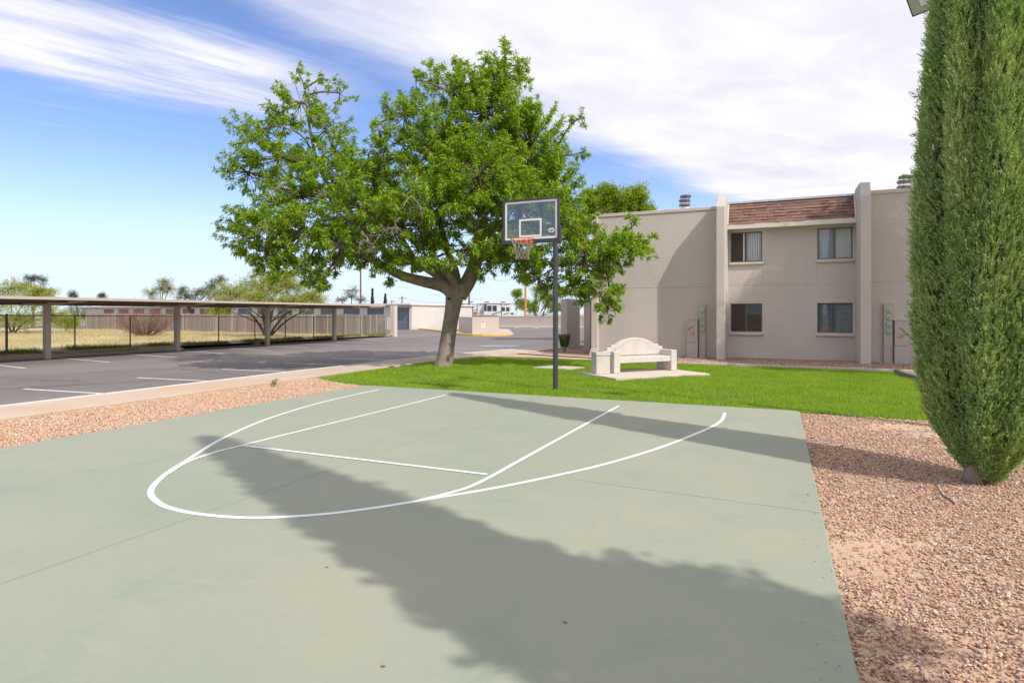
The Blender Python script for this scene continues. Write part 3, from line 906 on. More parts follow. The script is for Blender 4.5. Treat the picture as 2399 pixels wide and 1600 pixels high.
lpart(MB().lathe([(0.11, 0.6105), (0.11, 0.614)], (0, 0), 18), 'opening', m_dark, lid)
tag(MB().prism([(-7.10, 17.50), (-5.90, 17.42), (-5.58, 18.2), (-6.72, 18.5)], -0.1, 0.012).build('concrete_cover', m_pad, bevel=0.01), 'low flat concrete cover set in the grass left of the bench', 'concrete cover')

# edging along the lawn
edg = thing('lawn_edging', (-1, 20.8, 0), 'low pinkish concrete edging strip between the lawn and the building bed', 'edging')
epts = [(-5.4, 21.12), (-3.0, 20.98), (3.2, 20.78), (9.0, 20.5)]
def lerp_line(line, x):
    for a, b in zip(line, line[1:]):
        if a[0] <= x <= b[0]:
            t = (x - a[0]) / (b[0] - a[0]); return a[1] + (b[1] - a[1]) * t
x = -5.4
re_ = random.Random(3)
while x < 8.0:
    w = 1.22 + re_.uniform(-.05, .05)
    y0, y1 = lerp_line(epts, x), lerp_line(epts, x + w)
    dz = re_.uniform(-.006, .006)
    MB().prism([(x + .006, y0 - .07), (x + w - .006, y1 - .07), (x + w - .006, y1 + .07), (x + .006, y0 + .07)], -0.1, 0.055 + dz).build('edging_piece', m_pad, edg, bevel=0.012)
    x += w
m_timber = mat('weathered_timber', (0.30, 0.26, 0.23), (0.14, 0.12, 0.11), scale=6, rough=0.95, bump=0.9, bscale=18, stretch=(6, 0.6, 6), bdist=0.02)
tb = MB().obox((3.02, 20.15), (0.11, -0.994), (0.994, 0.11), 2.6, 0.17, -0.06, 0.10)
tag(tb.build('landscape_timber', m_timber, bevel=0.02), 'weathered grey landscape timber at the lawn edge beside the cypress', 'timber')

# ------------------------------------------------------------------ basketball hoop
m_pole = mat('hoop_pole_paint', (0.050, 0.052, 0.060), (0.13, 0.125, 0.125), scale=9, rough=0.42, lo=0.56, hi=0.85, stretch=(1, 1, 0.25), spec=0.5)
m_blk = mat('black_frame', (0.045, 0.046, 0.052), (0.055, 0.055, 0.06), scale=10, rough=0.5)
m_orange = mat('rim_orange', (0.72, 0.105, 0.022), (0.64, 0.085, 0.02), scale=10, rough=0.4)
m_net = mat('net_cord', (0.38, 0.34, 0.29), (0.28, 0.25, 0.21), scale=30, rough=0.8)
m_wline = mat('board_white', (0.78, 0.79, 0.76), (0.72, 0.73, 0.70), scale=5, rough=0.4)
m_bglass = glass_mat('board_glass', (0.80, 0.84, 0.83), 0.05, 0.02, 0.10, (0.32, 0.34, 0.33))
hoop = thing('basketball_hoop', (-4.58, 12.72, -0.03), 'basketball hoop with clear framed backboard on a dark steel pole', 'basketball hoop')
MB().tube([(-4.58, 12.72, -0.03), (-4.58, 12.72, 3.88)], 0.058, 16).build('pole', m_pole, hoop, smooth=False)
yb = 11.20
bx0, bx1, bz0, bz1 = -5.15, -3.97, 3.165, 3.985
board = MB().box(bx0 + .02, bx1 - .02, yb, yb + 0.012, bz0 + .02, bz1 - .02).build('backboard', m_bglass, hoop)
f = MB()
f.box(bx0 - .02, bx1 + .02, yb - .02, yb + .035, bz1 - .02, bz1 + .015)
f.box(bx0 - .02, bx1 + .02, yb - .02, yb + .035, bz0 - .035, bz0 + .02)
f.box(bx0 - .02, bx0 + .02, yb - .019, yb + .034, bz0 + .02, bz1 - .02)
f.box(bx1 - .02, bx1 + .02, yb - .019, yb + .034, bz0 + .02, bz1 - .02)
f.build('board_frame', m_blk, board)
for a, b in ((bx0 - .05, bx0 + .012), (bx1 - .012, bx1 + .05)):
    MB().box(a, b, yb - .035, yb + .05, bz0 - .045, bz0 + 0.27).build('corner_pad', m_blk, board, bevel=0.012)
MB().box(bx0 - .05, bx1 + .05, yb - .034, yb + .049, bz0 - .055, bz0 - 0.0355).build('edge_pad', m_blk, board, bevel=0.006)
def outline(x0, x1, z0, z1, w, name):
    o = MB()
    o.box(x0, x1, yb - .0035, yb - .001, z1 - w, z1); o.box(x0, x1, yb - .0035, yb - .001, z0, z0 + w)
    o.box(x0, x0 + w, yb - .0034, yb - .0011, z0 + w, z1 - w); o.box(x1 - w, x1, yb - .0034, yb - .0011, z0 + w, z1 - w)
    o.build(name, m_wline, board)
outline(bx0 + .022, bx1 - .022, bz0 + .022, bz1 - .022, 0.042, 'white_border')
outline(-4.815, -4.325, 3.235, 3.60, 0.038, 'shooters_square')
# emblem in the lower right corner: pale oval badge with points
emb = MB()
ex, ez = -4.12, 3.345
n = 24
ring = []
for k in range(n):
    a = 2 * math.pi * k / n
    r = 1.0 + 0.22 * (1 if k % 4 == 0 else 0)
    ring.append((ex + 0.062 * r * math.cos(a), ez + 0.042 * r * math.sin(a)))
emb.extrude_y(ring, yb - .006, yb - .0038)
em = emb.build('emblem', m_wline, board)
MB().box(ex - .045, ex + .045, yb - .0085, yb - .0065, ez - .010, ez + .010).build('emblem_bar', m_blk, em)
MB().extrude_y([(ex - .02, ez - .018), (ex, ez - .034), (ex + .02, ez - .018)], yb - .0085, yb - .0065).build('emblem_point', m_blk, em)
for x in (-4.81, -4.345):
    MB().box(x - .025, x + .025, yb + .02, yb + .06, bz0 + .02, bz1 - .02).build('board_channel', m_blk, hoop)
for x in (-4.75, -4.41):
    MB().tube([(x, yb + .06, 3.86), (-4.58 + (x + 4.58) * .35, 12.70, 3.80)], 0.024, 8).build('upper_arm', m_blk, hoop)
    MB().tube([(x, yb + .06, 3.42), (-4.58 + (x + 4.58) * .35, 12.70, 3.52)], 0.024, 8).build('lower_arm', m_blk, hoop)
MB().box(-4.66, -4.50, 12.64, 12.80, 3.44, 3.86).build('pole_bracket', m_blk, hoop, bevel=0.01)
RC = (-4.575, 10.80, 3.145)
RR = 0.232
rim = MB().tube([(RC[0] + RR * math.cos(2 * math.pi * k / 40), RC[1] + RR * math.sin(2 * math.pi * k / 40), RC[2]) for k in range(41)], 0.0095, 8, cap=False).build('rim', m_orange, hoop, smooth=True)
MB().box(RC[0] - .085, RC[0] + .085, 11.03, 11.19, 3.08, 3.165).build('rim_bracket', m_orange, rim, bevel=0.012)
br = MB()
for s in (-1, 1):
    br.tube([(RC[0] + s * .07, 11.10, 3.10), (RC[0] + s * .16, 10.98, 3.10), (RC[0] + s * 0.215, 10.84, 3.135)], 0.008, 6)
    br.tube([(RC[0] + s * .02, 11.10, 3.09), (RC[0] + s * .10, 11.0, 3.085), (RC[0] + s * 0.19, 10.92, 3.12)], 0.007, 6)
br.build('rim_brace', m_orange, rim)
net = MB()
def np_(lvl, k, half):
    prof = [(0.225, 0.0), (0.185, -0.09), (0.155, -0.18), (0.138, -0.26), (0.130, -0.34), (0.135, -0.40)]
    r, dz = prof[lvl]
    a = 2 * math.pi * (k + (0.5 if half else 0)) / 12
    return (RC[0] + r * math.cos(a) + 0.004 * math.sin(k * 5 + lvl), RC[1] + r * math.sin(a), RC[2] + dz - 0.006 * math.cos(k * 3))
for lv in range(5):
    for k in range(12):
        h0 = lv % 2 == 1
        a = np_(lv, k, h0)
        for s in (0, 1):
            b = np_(lv + 1, (k + s - (0 if h0 else 1)) if not h0 else k + s, not h0) if True else None
            net.tube([a, b], 0.0036, 4, cap=False)
net.build('net', m_net, rim)

# ------------------------------------------------------------------ flood light on a tall pole behind the cypress
m_galv = mat('galvanised_steel', (0.36, 0.36, 0.37), (0.28, 0.28, 0.29), scale=8, rough=0.45, metal=0.6)
fl = thing('flood_light', (2.75, 10.80, -0.04), 'flood light head on a pole, peeking out beside the top of the cypress', 'flood light')
MB().tube([(2.75, 10.80, -0.04), (2.75, 10.80, 8.4)], [0.075, 0.05], 12).build('pole', m_galv, fl)
hc = Vector(atZ(2170, -2, 8.75))
MB().tube([tuple(hc + Vector((0.1, 0.2, 0.1))), (2.75, 10.80, 6.25)], 0.025, 8).build('bracket_arm', m_galv, fl)
nrm = Vector((-0.45, -0.62, -0.64)).normalized()
rt = nrm.cross(Vector((0, 0, 1))).normalized()
upv = rt.cross(nrm).normalized()
def obb(mb, c, a, b, n, ha, hb, hn):
    i = len(mb.v)
    for sn in (-1, 1):
        for sa, sb in ((-1, -1), (1, -1), (1, 1), (-1, 1)):
            mb.v.append(tuple(c + a * ha * sa + b * hb * sb + n * hn * sn))
    mb.f += [tuple(i + k for k in q) for q in ((0, 3, 2, 1), (4, 5, 6, 7), (0, 1, 5, 4), (1, 2, 6, 5), (2, 3, 7, 6), (3, 0, 4, 7))]
k_ = MB(); obb(k_, hc, rt, upv, nrm, 0.21, 0.16, 0.08); hd = k_.build('lamp_head', m_blk, fl, bevel=0.01)
m_lens = mat('lamp_lens', (0.42, 0.45, 0.38), (0.36, 0.39, 0.33), scale=5, rough=0.15, spec=0.6)
k_ = MB(); obb(k_, hc + nrm * 0.084, rt, upv, nrm, 0.185, 0.135, 0.003); k_.build('lens', m_lens, hd)
k_ = MB(); obb(k_, hc + nrm * 0.09, rt, upv, nrm, 0.05, 0.05, 0.003); k_.build('bulb', m_wline, hd)
k_ = MB(); obb(k_, hc - upv * 0.16 - rt * 0.20, rt, upv, nrm, 0.02, 0.02, 0.03); k_.build('latch', m_blk, hd)

# ------------------------------------------------------------------ carport
m_car = mat('carport_metal', (0.55, 0.455, 0.38), (0.50, 0.415, 0.345), scale=3, rough=0.55)
m_cari = mat('carport_deck', (0.19, 0.145, 0.12), (0.16, 0.12, 0.10), scale=3, rough=0.6)
cpt = thing('carport', (-26.6, 20, LOTZ), 'long flat roofed tan metal carport on single posts along the fence', 'carport')
rib = MB()
y = -9.0
prof = []
while y < 33.1:
    prof += [(y, 0.0), (y + 0.10, 0.0), (y + 0.13, 0.045), (y + 0.23, 0.045), (y + 0.26, 0.0)]
    y += 0.36
n = len(prof)
for (x, z) in ((-29.0, 2.13), (-24.03, 2.24)):
    rib.v += [(x, yy, z + dz) for yy, dz in prof]
rib.f = [(k, k + 1, n + k + 1, n + k) for k in range(n - 1)]
rib.build('roof_deck', m_cari, cpt, recalc=False)
MB().box(-24.03, -23.97, -9.0, 33.15, 2.20, 2.30).build('fascia', m_car, cpt)
MB().box(-29.05, -29.0, -9.0, 33.15, 2.06, 2.19).build('fascia', m_car, cpt)
MB().box(-29.0, -24.03, 33.1, 33.15, 2.10, 2.30).build('end_fascia', m_car, cpt)
for y in (2.99, 8.64, 14.30, 19.95, 25.56, 31.2):
    MB().box(-26.7, -26.5, y - 0.1, y + 0.1, LOTZ, 2.07).build('post', m_car, cpt, bevel=0.008)
    MB().extrude_y([(-28.9, 2.08), (-28.9, 2.12), (-24.1, 2.225), (-24.1, 2.16), (-26.3, 2.02), (-26.9, 2.01)], y - 0.06, y + 0.06).build('beam', m_car, cpt)
for x in (-28.2, -26.6, -25.2):
    MB().box(x - .04, x + .04, -9.0, 33.09, 2.04 + (x + 29) * .02, 2.12 + (x + 29) * .02).build('purlin', m_cari, cpt)

# ------------------------------------------------------------------ chain link fence
m_fence = mat('fence_pipe', (0.10, 0.115, 0.105), (0.14, 0.14, 0.13), scale=8, rough=0.55, metal=0.3)
clf = thing('chain_link_fence', (-28.2, 20, 0), 'dark chain link fence with thin posts behind the carport', 'fence')
FY = [3.5, 6.0, 8.6, 11.2, 13.71, 16.26, 18.71, 21.2, 23.65, 26.15, 28.54, 31.04, 34.0, 36.5, 39.1]
def ftop(y): return 1.63 - (y - 13.7) * 0.0078
def fbot(y): return float(field_z(np.array(-28.2), np.array(y))) - 0.02
for i, y in enumerate(FY):
    r = 0.045 if i == 4 else 0.028
    MB().tube([(-28.2, y, fbot(y) - .1), (-28.2, y, ftop(y) + (0.06 if i == 4 else 0.0))], r, 8).build('post', m_fence, clf)
MB().tube([(-28.2, y, ftop(y)) for y in FY], 0.021, 6).build('top_rail', m_fence, clf)
ch = MB()
d = 0.060
y = FY[0]
while y < FY[-1]:
    for s in (1, -1):
        H = ftop(y) - fbot(y)
        y2 = y + s * H * 0.9
        a, b = (y, fbot(y)), (y2, ftop(min(max(y2, FY[0]), FY[-1])))
        if FY[0] <= y2 <= FY[-1]:
            ch.tube([(-28.2 + .004 * s, a[0], a[1] + 0.03), (-28.2 + .004 * s, b[0], b[1])], 0.0022, 3, cap=False)
    y += d * 0.9 * 1.0
tag(ch.build('wire_mesh', m_fence, clf, recalc=False), kind='stuff')

# ------------------------------------------------------------------ wooden board fence at the back of the field
m_boards = [mat('fence_board_%d' % i, c, tuple(v * 0.72 for v in c), scale=3, rough=0.95, bump=0.6, bscale=20, stretch=(5, 5, 0.5)) for i, c in enumerate(((0.38, 0.315, 0.275), (0.335, 0.275, 0.24), (0.43, 0.365, 0.325), (0.29, 0.24, 0.21), (0.56, 0.50, 0.46)))]
wf = thing('board_fence', (-44, 39.2, -0.2), 'weathered brown upright board fence across the back of the dry field', 'fence')
rw = random.Random(8)
bmesh_ = [MB().prism([(-0.068, -0.011), (0.068, -0.011), (0.068, 0.011), (-0.068, 0.011)], -0.12, 1.66 + dz).mesh('board') for dz in (0.0, 0.02, -0.03)]
variants = []
for m in m_boards:
    for b in bmesh_:
        c = b.copy(); c.materials.clear(); c.materials.append(m); variants.append(c)
x = -28.45
i = 0
while i < 260:
    o = bpy.data.objects.new('board', variants[rw.choice((0, 1, 2, 3, 4, 5, 6, 7, 8, 9, 10, 11, 0, 1, 3, 4, 12))])
    COL.objects.link(o); o.parent = wf
    zz = float(field_z(np.array(x), np.array(39.2)))
    o.location = (x + 44, rw.uniform(-.008, .008), zz + 0.2 - 0.02 + rw.uniform(-.015, .015))
    o.rotation_euler = (0, rw.uniform(-.008, .008), 0)
    x -= 0.1455; i += 1
for z in (0.25, 0.85, 1.35):
    MB().box(x, -28.4, 39.23, 39.28, z - 0.24, z - 0.15).build('rail', m_boards[1], wf)

# plank lying along the fence and a small stack of blocks by the third post
m_plank = mat('old_plank', (0.42, 0.33, 0.26), (0.30, 0.23, 0.18), scale=4, rough=.95, stretch=(4, .5, 4))
tag(MB().obox((-27.75, 15.2), (0.03, 1.0), (-1.0, 0.03), 3.6, 0.22, 0.02, 0.13).build('plank', m_plank, bevel=.01), 'long weathered plank lying at the foot of the chain link fence', 'plank')
m_block = mat('brown_block', (0.33, 0.20, 0.14), (0.27, 0.16, 0.115), scale=6, rough=.9)
tag(MB().box(-27.15, -26.95, 25.02, 25.40, LOTZ, .10).build('concrete_block', m_block, bevel=.01), 'lower of two brown blocks beside a carport post', 'block', 'blocks by the carport post')
tag(MB().box(-27.13, -26.95, 25.18, 25.42, .102, .30).build('concrete_block', m_block, bevel=.01), 'upper of two brown blocks beside a carport post', 'block', 'blocks by the carport post')

# pillar at the end of the fence
tag(MB().box(-28.1, -27.7, 39.5, 39.9, -0.25, 2.34).build('stucco_pillar', m_stucco2, bevel=0.02), 'pale stucco pillar where the fences and carport end', 'pillar')

# ------------------------------------------------------------------ garage rows
m_gar = mat('garage_wall', (0.64, 0.59, 0.55), (0.60, 0.55, 0.51), scale=1.0, rough=0.85)
m_trim = mat('garage_trim', (0.70, 0.65, 0.60), (0.64, 0.59, 0.54), scale=2, rough=0.7)
m_door = mat('blue_grey_door', (0.175, 0.215, 0.265), (0.155, 0.19, 0.235), scale=2, rough=0.5)
m_doorr = mat('rust_red_door', (0.40, 0.215, 0.165), (0.36, 0.19, 0.15), scale=2, rough=0.6)
m_groof = mat('garage_roof', (0.40, 0.34, 0.31), (0.33, 0.28, 0.255), scale=2, rough=0.6)
def garage(x0, x1, y0, y1, zr, first, nd, dm, lab):
    t = thing('garage_row', ((x0 + x1) / 2, y0, LOTZ), lab, 'garage', 'rows of lock-up garages')
    b = MB(); holes = []
    for k in range(nd):
        b1 = first - k * 3.5
        holes.append((b1 - 2.45, b1, LOTZ - 0.05, 2.42))
    wall_with_holes(b, x0, x1, LOTZ - 0.05, zr - 0.12, y0, y0 + 0.2, holes)
    b.box(x1 - 0.2, x1, y0 + 0.201, y1, LOTZ - 0.05, zr - 0.12); b.box(x0, x0 + 0.2, y0 + 0.201, y1, LOTZ - 0.05, zr - 0.12); b.box(x0, x1, y1 - .2, y1 + .1, LOTZ - 0.05, zr - 0.12)
    b.build('wall', m_gar, t)
    for h in holes:
        d = MB()
        z = LOTZ
        pr = []
        while z < 2.43:
            pr += [(y0 + 0.17, z), (y0 + 0.135, z + 0.045), (y0 + 0.135, z + 0.13), (y0 + 0.17, z + 0.15)]; z += 0.155
        i0 = len(d.v); n = len(pr)
        d.v += [(h[0], yy, zz) for yy, zz in pr] + [(h[1], yy, zz) for yy, zz in pr]
        d.f += [(i0 + k, i0 + k + 1, i0 + n + k + 1, i0 + n + k) for k in range(n - 1)]
        d.build('door', dm, t, recalc=False)
    MB().box(x0 - 0.1, x1 + 0.12, y0 - 0.45, y1 + 0.1, zr - 0.118, zr).build('roof', m_groof, t)
    MB().box(x0 - 0.1, x1 + 0.14, y0 - 0.50, y0 - 0.451, zr - 0.14, zr + 0.02).build('gutter', m_trim, t)
    MB().box(x1 + 0.121, x1 + 0.16, y0 - 0.45, y1 + 0.1, zr - 0.16, zr + 0.03).build('gutter', m_trim, t)
    return t
gA = garage(-66.5, -38.3, 58.0, 73.0, 2.88, -38.65, 8, m_door, 'cream garage row with blue grey roller doors beyond the board fence')
for s in (-.18, .18):
    k_ = MB().lathe([(0.03, 2.60), (0.10, 2.52), (0.09, 2.49)], (-39.3 + s * 1.6, 57.75), 12); k_.build('security_lamp', m_wline, gA)
gB = garage(-100, -67.2, 58.6, 70, 2.85, -67.6, 8, m_doorr, 'dull red doored garage row half hidden behind the bare shrub')
m_roofw = mat('white_roof', (0.60, 0.57, 0.54), (0.5, 0.47, 0.45), scale=1.2)
hs = thing('house', (-88, 76, LOTZ), 'low house with a pale gable roof far behind the red garages', 'house')
MB().box(-96, -82, 76, 86, -0.15, 3.0).build('wall', m_gar, hs)
MB().extrude_x([(75.4, 3.0), (86.6, 3.0), (81, 4.6)], -96.5, -81.5).build('roof', m_roofw, hs)
MB().box(-90.6, -89.4, 75.96, 75.999, 1.0, 2.2).build('window', m_door, hs)

# ------------------------------------------------------------------ block enclosure, island, back wall
rd = Vector((0.833, 0.554)).normalized(); bd = Vector((-rd.y, rd.x))
ec = (-23.45, 44.6)
enc = thing('block_enclosure', (ec[0], ec[1], LOTZ), 'low boxy stucco enclosure with a white notice on its end wall', 'enclosure')
m_enc = mat('enclosure_stucco', (0.60, 0.50, 0.43), (0.56, 0.47, 0.40), scale=1.5, rough=0.9, bump=0.4, bscale=25)
MB().obox(ec, rd, bd, 2.25, 0.2, LOTZ, 1.42).build('wall', m_enc, enc)
MB().obox((ec[0] + bd.x * .2, ec[1] + bd.y * .2), rd, bd, 0.2, 14.0, LOTZ, 1.42).build('wall', m_enc, enc)
MB().obox((ec[0] + rd.x * 2.05 + bd.x * .2, ec[1] + rd.y * 2.05 + bd.y * .2), rd, bd, 0.2, 14.0, LOTZ, 1.42).build('wall', m_enc, enc)
sg = (ec[0] + rd.x * 0.72 - bd.x * 0.016, ec[1] + rd.y * 0.72 - bd.y * 0.016)
nt_ = MB().obox(sg, rd, bd, 0.36, 0.012, 0.52, 1.10).build('notice', m_wline, enc)
m_redp = mat('notice_red', (0.62, 0.14, 0.10), (0.58, 0.13, 0.1), scale=5)
hdx = (sg[0] - bd.x * .006, sg[1] - bd.y * .006)
MB().obox((hdx[0] + rd.x * .02, hdx[1] + rd.y * .02), rd, bd, 0.32, 0.005, 1.01, 1.08).build('notice_heading', m_redp, nt_)
m_grey = mat('notice_text', (0.45, 0.44, 0.44), (0.5, 0.5, 0.5), scale=5)
for k in range(5):
    MB().obox((hdx[0] + rd.x * .04, hdx[1] + rd.y * .04), rd, bd, 0.26 - 0.05 * (k % 2), 0.005, 0.92 - k * .075, 0.945 - k * .075).build('notice_text', m_grey, nt_)
isl = [(-39.1, 60.5), (-31.2, 52.4), (-26.2, 46.6), (-23.6, 43.9), (-21.9, 43.5), (-20.7, 44.3), (-20.5, 46.5), (-27, 60), (-34, 66)]
tag(MB().prism(isl, -0.2, 0.03).build('traffic_island', m_isl), kind='structure')
yk = MB()
ypts = [(-39.1, 60.5), (-35.0, 56.2), (-31.2, 52.4), (-28.6, 49.4), (-26.2, 46.6), (-24.7, 44.9), (-23.6, 43.9), (-22.7, 43.45), (-21.9, 43.45), (-21.2, 43.8), (-20.7, 44.4), (-20.45, 45.4)]
n = len(ypts)
pr = []
for i, p in enumerate(ypts):
    a = ypts[max(i - 1, 0)]; c = ypts[min(i + 1, n - 1)]
    t = Vector((c[0] - a[0], c[1] - a[1])).normalized(); nx, ny = -t.y, t.x
    q = [(p[0] - nx * 0.16, p[1] - ny * 0.16, -0.15), (p[0] - nx * 0.13, p[1] - ny * 0.13, 0.045), (p[0] + nx * 0.08, p[1] + ny * 0.08, 0.05), (p[0] + nx * 0.08, p[1] + ny * 0.08, -0.15)]
    yk.v += q
for i in range(n - 1):
    for k in range(4):
        yk.f.append((4 * i + k, 4 * i + (k + 1) % 4, 4 * i + 4 + (k + 1) % 4, 4 * i + 4 + k))
tag(yk.build('yellow_kerb', m_yellow), kind='structure')
m_bw = mat('back_wall_stucco', (0.46, 0.395, 0.36), (0.42, 0.36, 0.33), scale=1.2, rough=0.9)
bw = thing('boundary_wall', (-25, 76, LOTZ), 'long low tan stucco boundary wall at the far end of the lot', 'wall')
MB().box(-60, -35.9, 76.0, 76.25, LOTZ - .05, 1.52).build('high_section', m_bw, bw)
MB().box(-35.9, 20, 76.0, 76.25, LOTZ - .05, 1.34).build('low_section', m_bw, bw)
MB().box(-60, -35.86, 75.96, 76.29, 1.522, 1.58).build('coping', m_trim, bw)
MB().box(-35.86, 20, 75.96, 76.29, 1.342, 1.40).build('coping', m_trim, bw)
tag(MB().box(-58, 6, 75.2, 75.95, -0.2, 0.06).build('white_kerb', m_curb, bevel=0.02), kind='structure')

# ------------------------------------------------------------------ trailer and poles beyond the wall
m_rv = mat('trailer_white', (0.66, 0.67, 0.70), (0.60, 0.61, 0.64), scale=1.2, rough=0.4)
m_rvd = mat('trailer_dark', (0.05, 0.06, 0.09), (0.04, 0.05, 0.07), scale=2, rough=0.3)
m_rvb = mat('trailer_brown', (0.16, 0.11, 0.085), (0.13, 0.09, 0.07), scale=2, rough=0.5)
m_rvg = mat('trailer_window', (0.05, 0.05, 0.055), (0.07, 0.07, 0.075), scale=2, rough=0.1, spec=0.7)
Zr = 96.0
def rvp(u, v): return Vector(atZ(u, v, Zr))
c0 = rvp(1076, 737)
rv = thing('travel_trailer', (c0.x, c0.y, 0), 'white travel trailer with dark swoosh stripes parked behind the far wall', 'trailer')
axr = Vector((CT, ST)); axb = Vector((-ST, CT))
def rbox(name, u0, u1, v0, v1, dz0, dz1, m, par):
    p = rvp(u0, v0); L = (u1 - u0) / FPX * Zr
    za, zb = EYE - (v1 - V0) / FPX * Zr, EYE - (v0 - V0) / FPX * Zr
    return MB().obox((p.x + axb.x * dz0, p.y + axb.y * dz0), axr, axb, L, dz1 - dz0, za, zb).build(name, m, par)
body = rbox('body', 1086, 1198, 711, 752, 0.0, 2.5, m_rv, rv)
rbox('nose', 1072, 1086, 712, 732, 0.1, 2.4, m_rvd, rv)
rbox('roof_edge', 1074, 1199, 709.2, 711, -0.1, 2.6, m_wline, rv)
sl_ = rbox('slide_out', 1134, 1175, 712.5, 748, -0.7, -0.01, m_rv, rv)
rbox('slide_trim', 1134, 1175.5, 711.4, 712.9, -0.75, -0.01, m_rvb, sl_)
rbox('slide_trim', 1174.2, 1175.8, 713, 748, -0.75, -0.7, m_rvb, sl_)
for a, b in ((1142, 1152), (1154.5, 1164)):
    w_ = rbox('window', a, b, 716, 729, -0.74, -0.701, m_rvg, sl_)
    rbox('window_rim', a - .8, b + .8, 714.9, 716, -0.75, -0.701, m_wline, w_)
for a, b in ((1176, 1183), (1186, 1193.5)):
    rbox('window', a, b, 720, 729, -0.04, -0.001, m_rvg, body)
rbox('door', 1134.5, 1140.5, 714, 729, -0.72, -0.701, m_rvd, sl_)
rbox('slide_out', 1100, 1119, 712.8, 731, -0.5, -0.01, m_rv, rv)
rbox('slide_trim', 1118, 1119.4, 712.2, 731, -0.55, -0.501, m_rvb, rv)
for (u0, v0, u1, v1, w) in ((1085, 722, 1112, 713, 1.0), (1088, 727, 1112, 719, 1.2), (1090, 731, 1118, 726, 1.4), (1122, 716, 1133, 712, .8), (1112, 738, 1134, 730, 1.3), (1153, 737, 1174, 730, 1.5), (1178, 716, 1196, 712, .9), (1180, 737, 1197, 732, 1.2)):
    y_ = -0.56 if u0 < 1119 else (-0.76 if 1134 <= u0 < 1175 else -0.05)
    k_ = MB()
    a, b = rvp(u0, v0) , rvp(u1, v1)
    off = Vector((axb.x, axb.y, 0)) * y_
    t_ = w / FPX * Zr
    i0 = len(k_.v)
    k_.v += [tuple(a + off), tuple(b + off - Vector((0, 0, t_ * .3))), tuple(b + off + Vector((0, 0, t_ * .3))), tuple(a + off + Vector((0, 0, t_)))]
    k_.v += [tuple(Vector(q) + Vector((axb.x, axb.y, 0)) * 0.02) for q in k_.v[-4:]]
    k_.f += [(0, 1, 2, 3), (7, 6, 5, 4), (0, 1, 5, 4), (1, 2, 6, 5), (2, 3, 7, 6), (3, 0, 4, 7)]
    k_.build('stripe', m_rvd, rv)
for u in (1102, 1140, 1178):
    rbox('roof_unit', u - 5, u + 5, 706.6, 709.1, 0.6, 1.6, m_rvd, rv)
truck = thing('pickup_truck', (rvp(1205, 737).x, rvp(1205, 737).y, 0), 'white pickup truck roof showing over the far wall', 'truck')
Zr = 92.0
rbox('cab', 1193, 1212, 731.2, 745, 0, 1.9, m_rv, truck)
rbox('window', 1197, 1203, 733, 736.5, -0.03, -0.001, m_rvg, truck)
rbox('bed', 1212, 1228, 736.2, 745, 0, 1.9, m_rv, truck)
m_polew = mat('utility_pole_wood', (0.20, 0.095, 0.062), (0.165, 0.08, 0.055), scale=4, rough=0.9, stretch=(4, 4, .4))
m_poleo = mat('orange_pole', (0.62, 0.27, 0.05), (0.55, 0.23, 0.045), scale=4, rough=0.7)
def upole(u, Z, ztop, r, m, lab, arm=True):
    p = atZ(u, 740, Z)
    t = thing('utility_pole', (p[0], p[1], -0.3), lab, 'utility pole', 'utility poles')
    MB().tube([(p[0], p[1], -0.3), (p[0], p[1], ztop)], [r, r * .8], 10).build('pole', m, t)
    if arm:
        a = Vector((CT, ST)) * 1.2
        MB().tube([(p[0] - a.x, p[1] - a.y, ztop - .6), (p[0] + a.x, p[1] + a.y, ztop - .6)], 0.07, 6).build('cross_arm', m, t)
    return p
pA = upole(845, 95, 9.5, 0.14, m_polew, 'reddish brown utility pole behind the garage roofs')
pB = upole(1099, 88, 9.5, 0.14, m_polew, 'brown utility pole standing just right of the tree trunk')
pC = upole(1231, 84, 9.0, 0.17, m_poleo, 'bright orange pole behind the far wall', arm=False)
pD = upole(942, 170, 6.8, 0.18, m_polew, 'small distant utility pole over the garage roof')
pE = upole(918, 190, 6.2, 0.18, m_polew, 'tiny distant utility pole left of its taller neighbour')
wr = MB()
def wire(a, za, b, zb, sag):
    pts = []
    for i in range(13):
        t = i / 12
        pts.append((a[0] + (b[0] - a[0]) * t, a[1] + (b[1] - a[1]) * t, za + (zb - za) * t - sag * 4 * t * (1 - t)))
    wr.tube(pts, 0.02, 3, cap=False)
wire(pD, 6.4, atZ(1120, 700, 130), 5.0, 1.2); wire(pB, 8.8, pC, 7.4, 1.6); wire(pD, 6.2, pE, 5.9, .5); wire(pA, 9, pB, 9, 1.5)
tag(wr.build('power_line', m_blk, recalc=False), 'thin dark power lines strung between the utility poles', 'power line')
# ------------------------------------------------------------------ foliage machinery
def unit(a):
    return a / np.maximum(np.linalg.norm(a, axis=-1, keepdims=True), 1e-9)

def perp(a, rng):
    r = rng.normal(size=a.shape)
    return unit(r - (r * a).sum(-1, keepdims=True) * a)

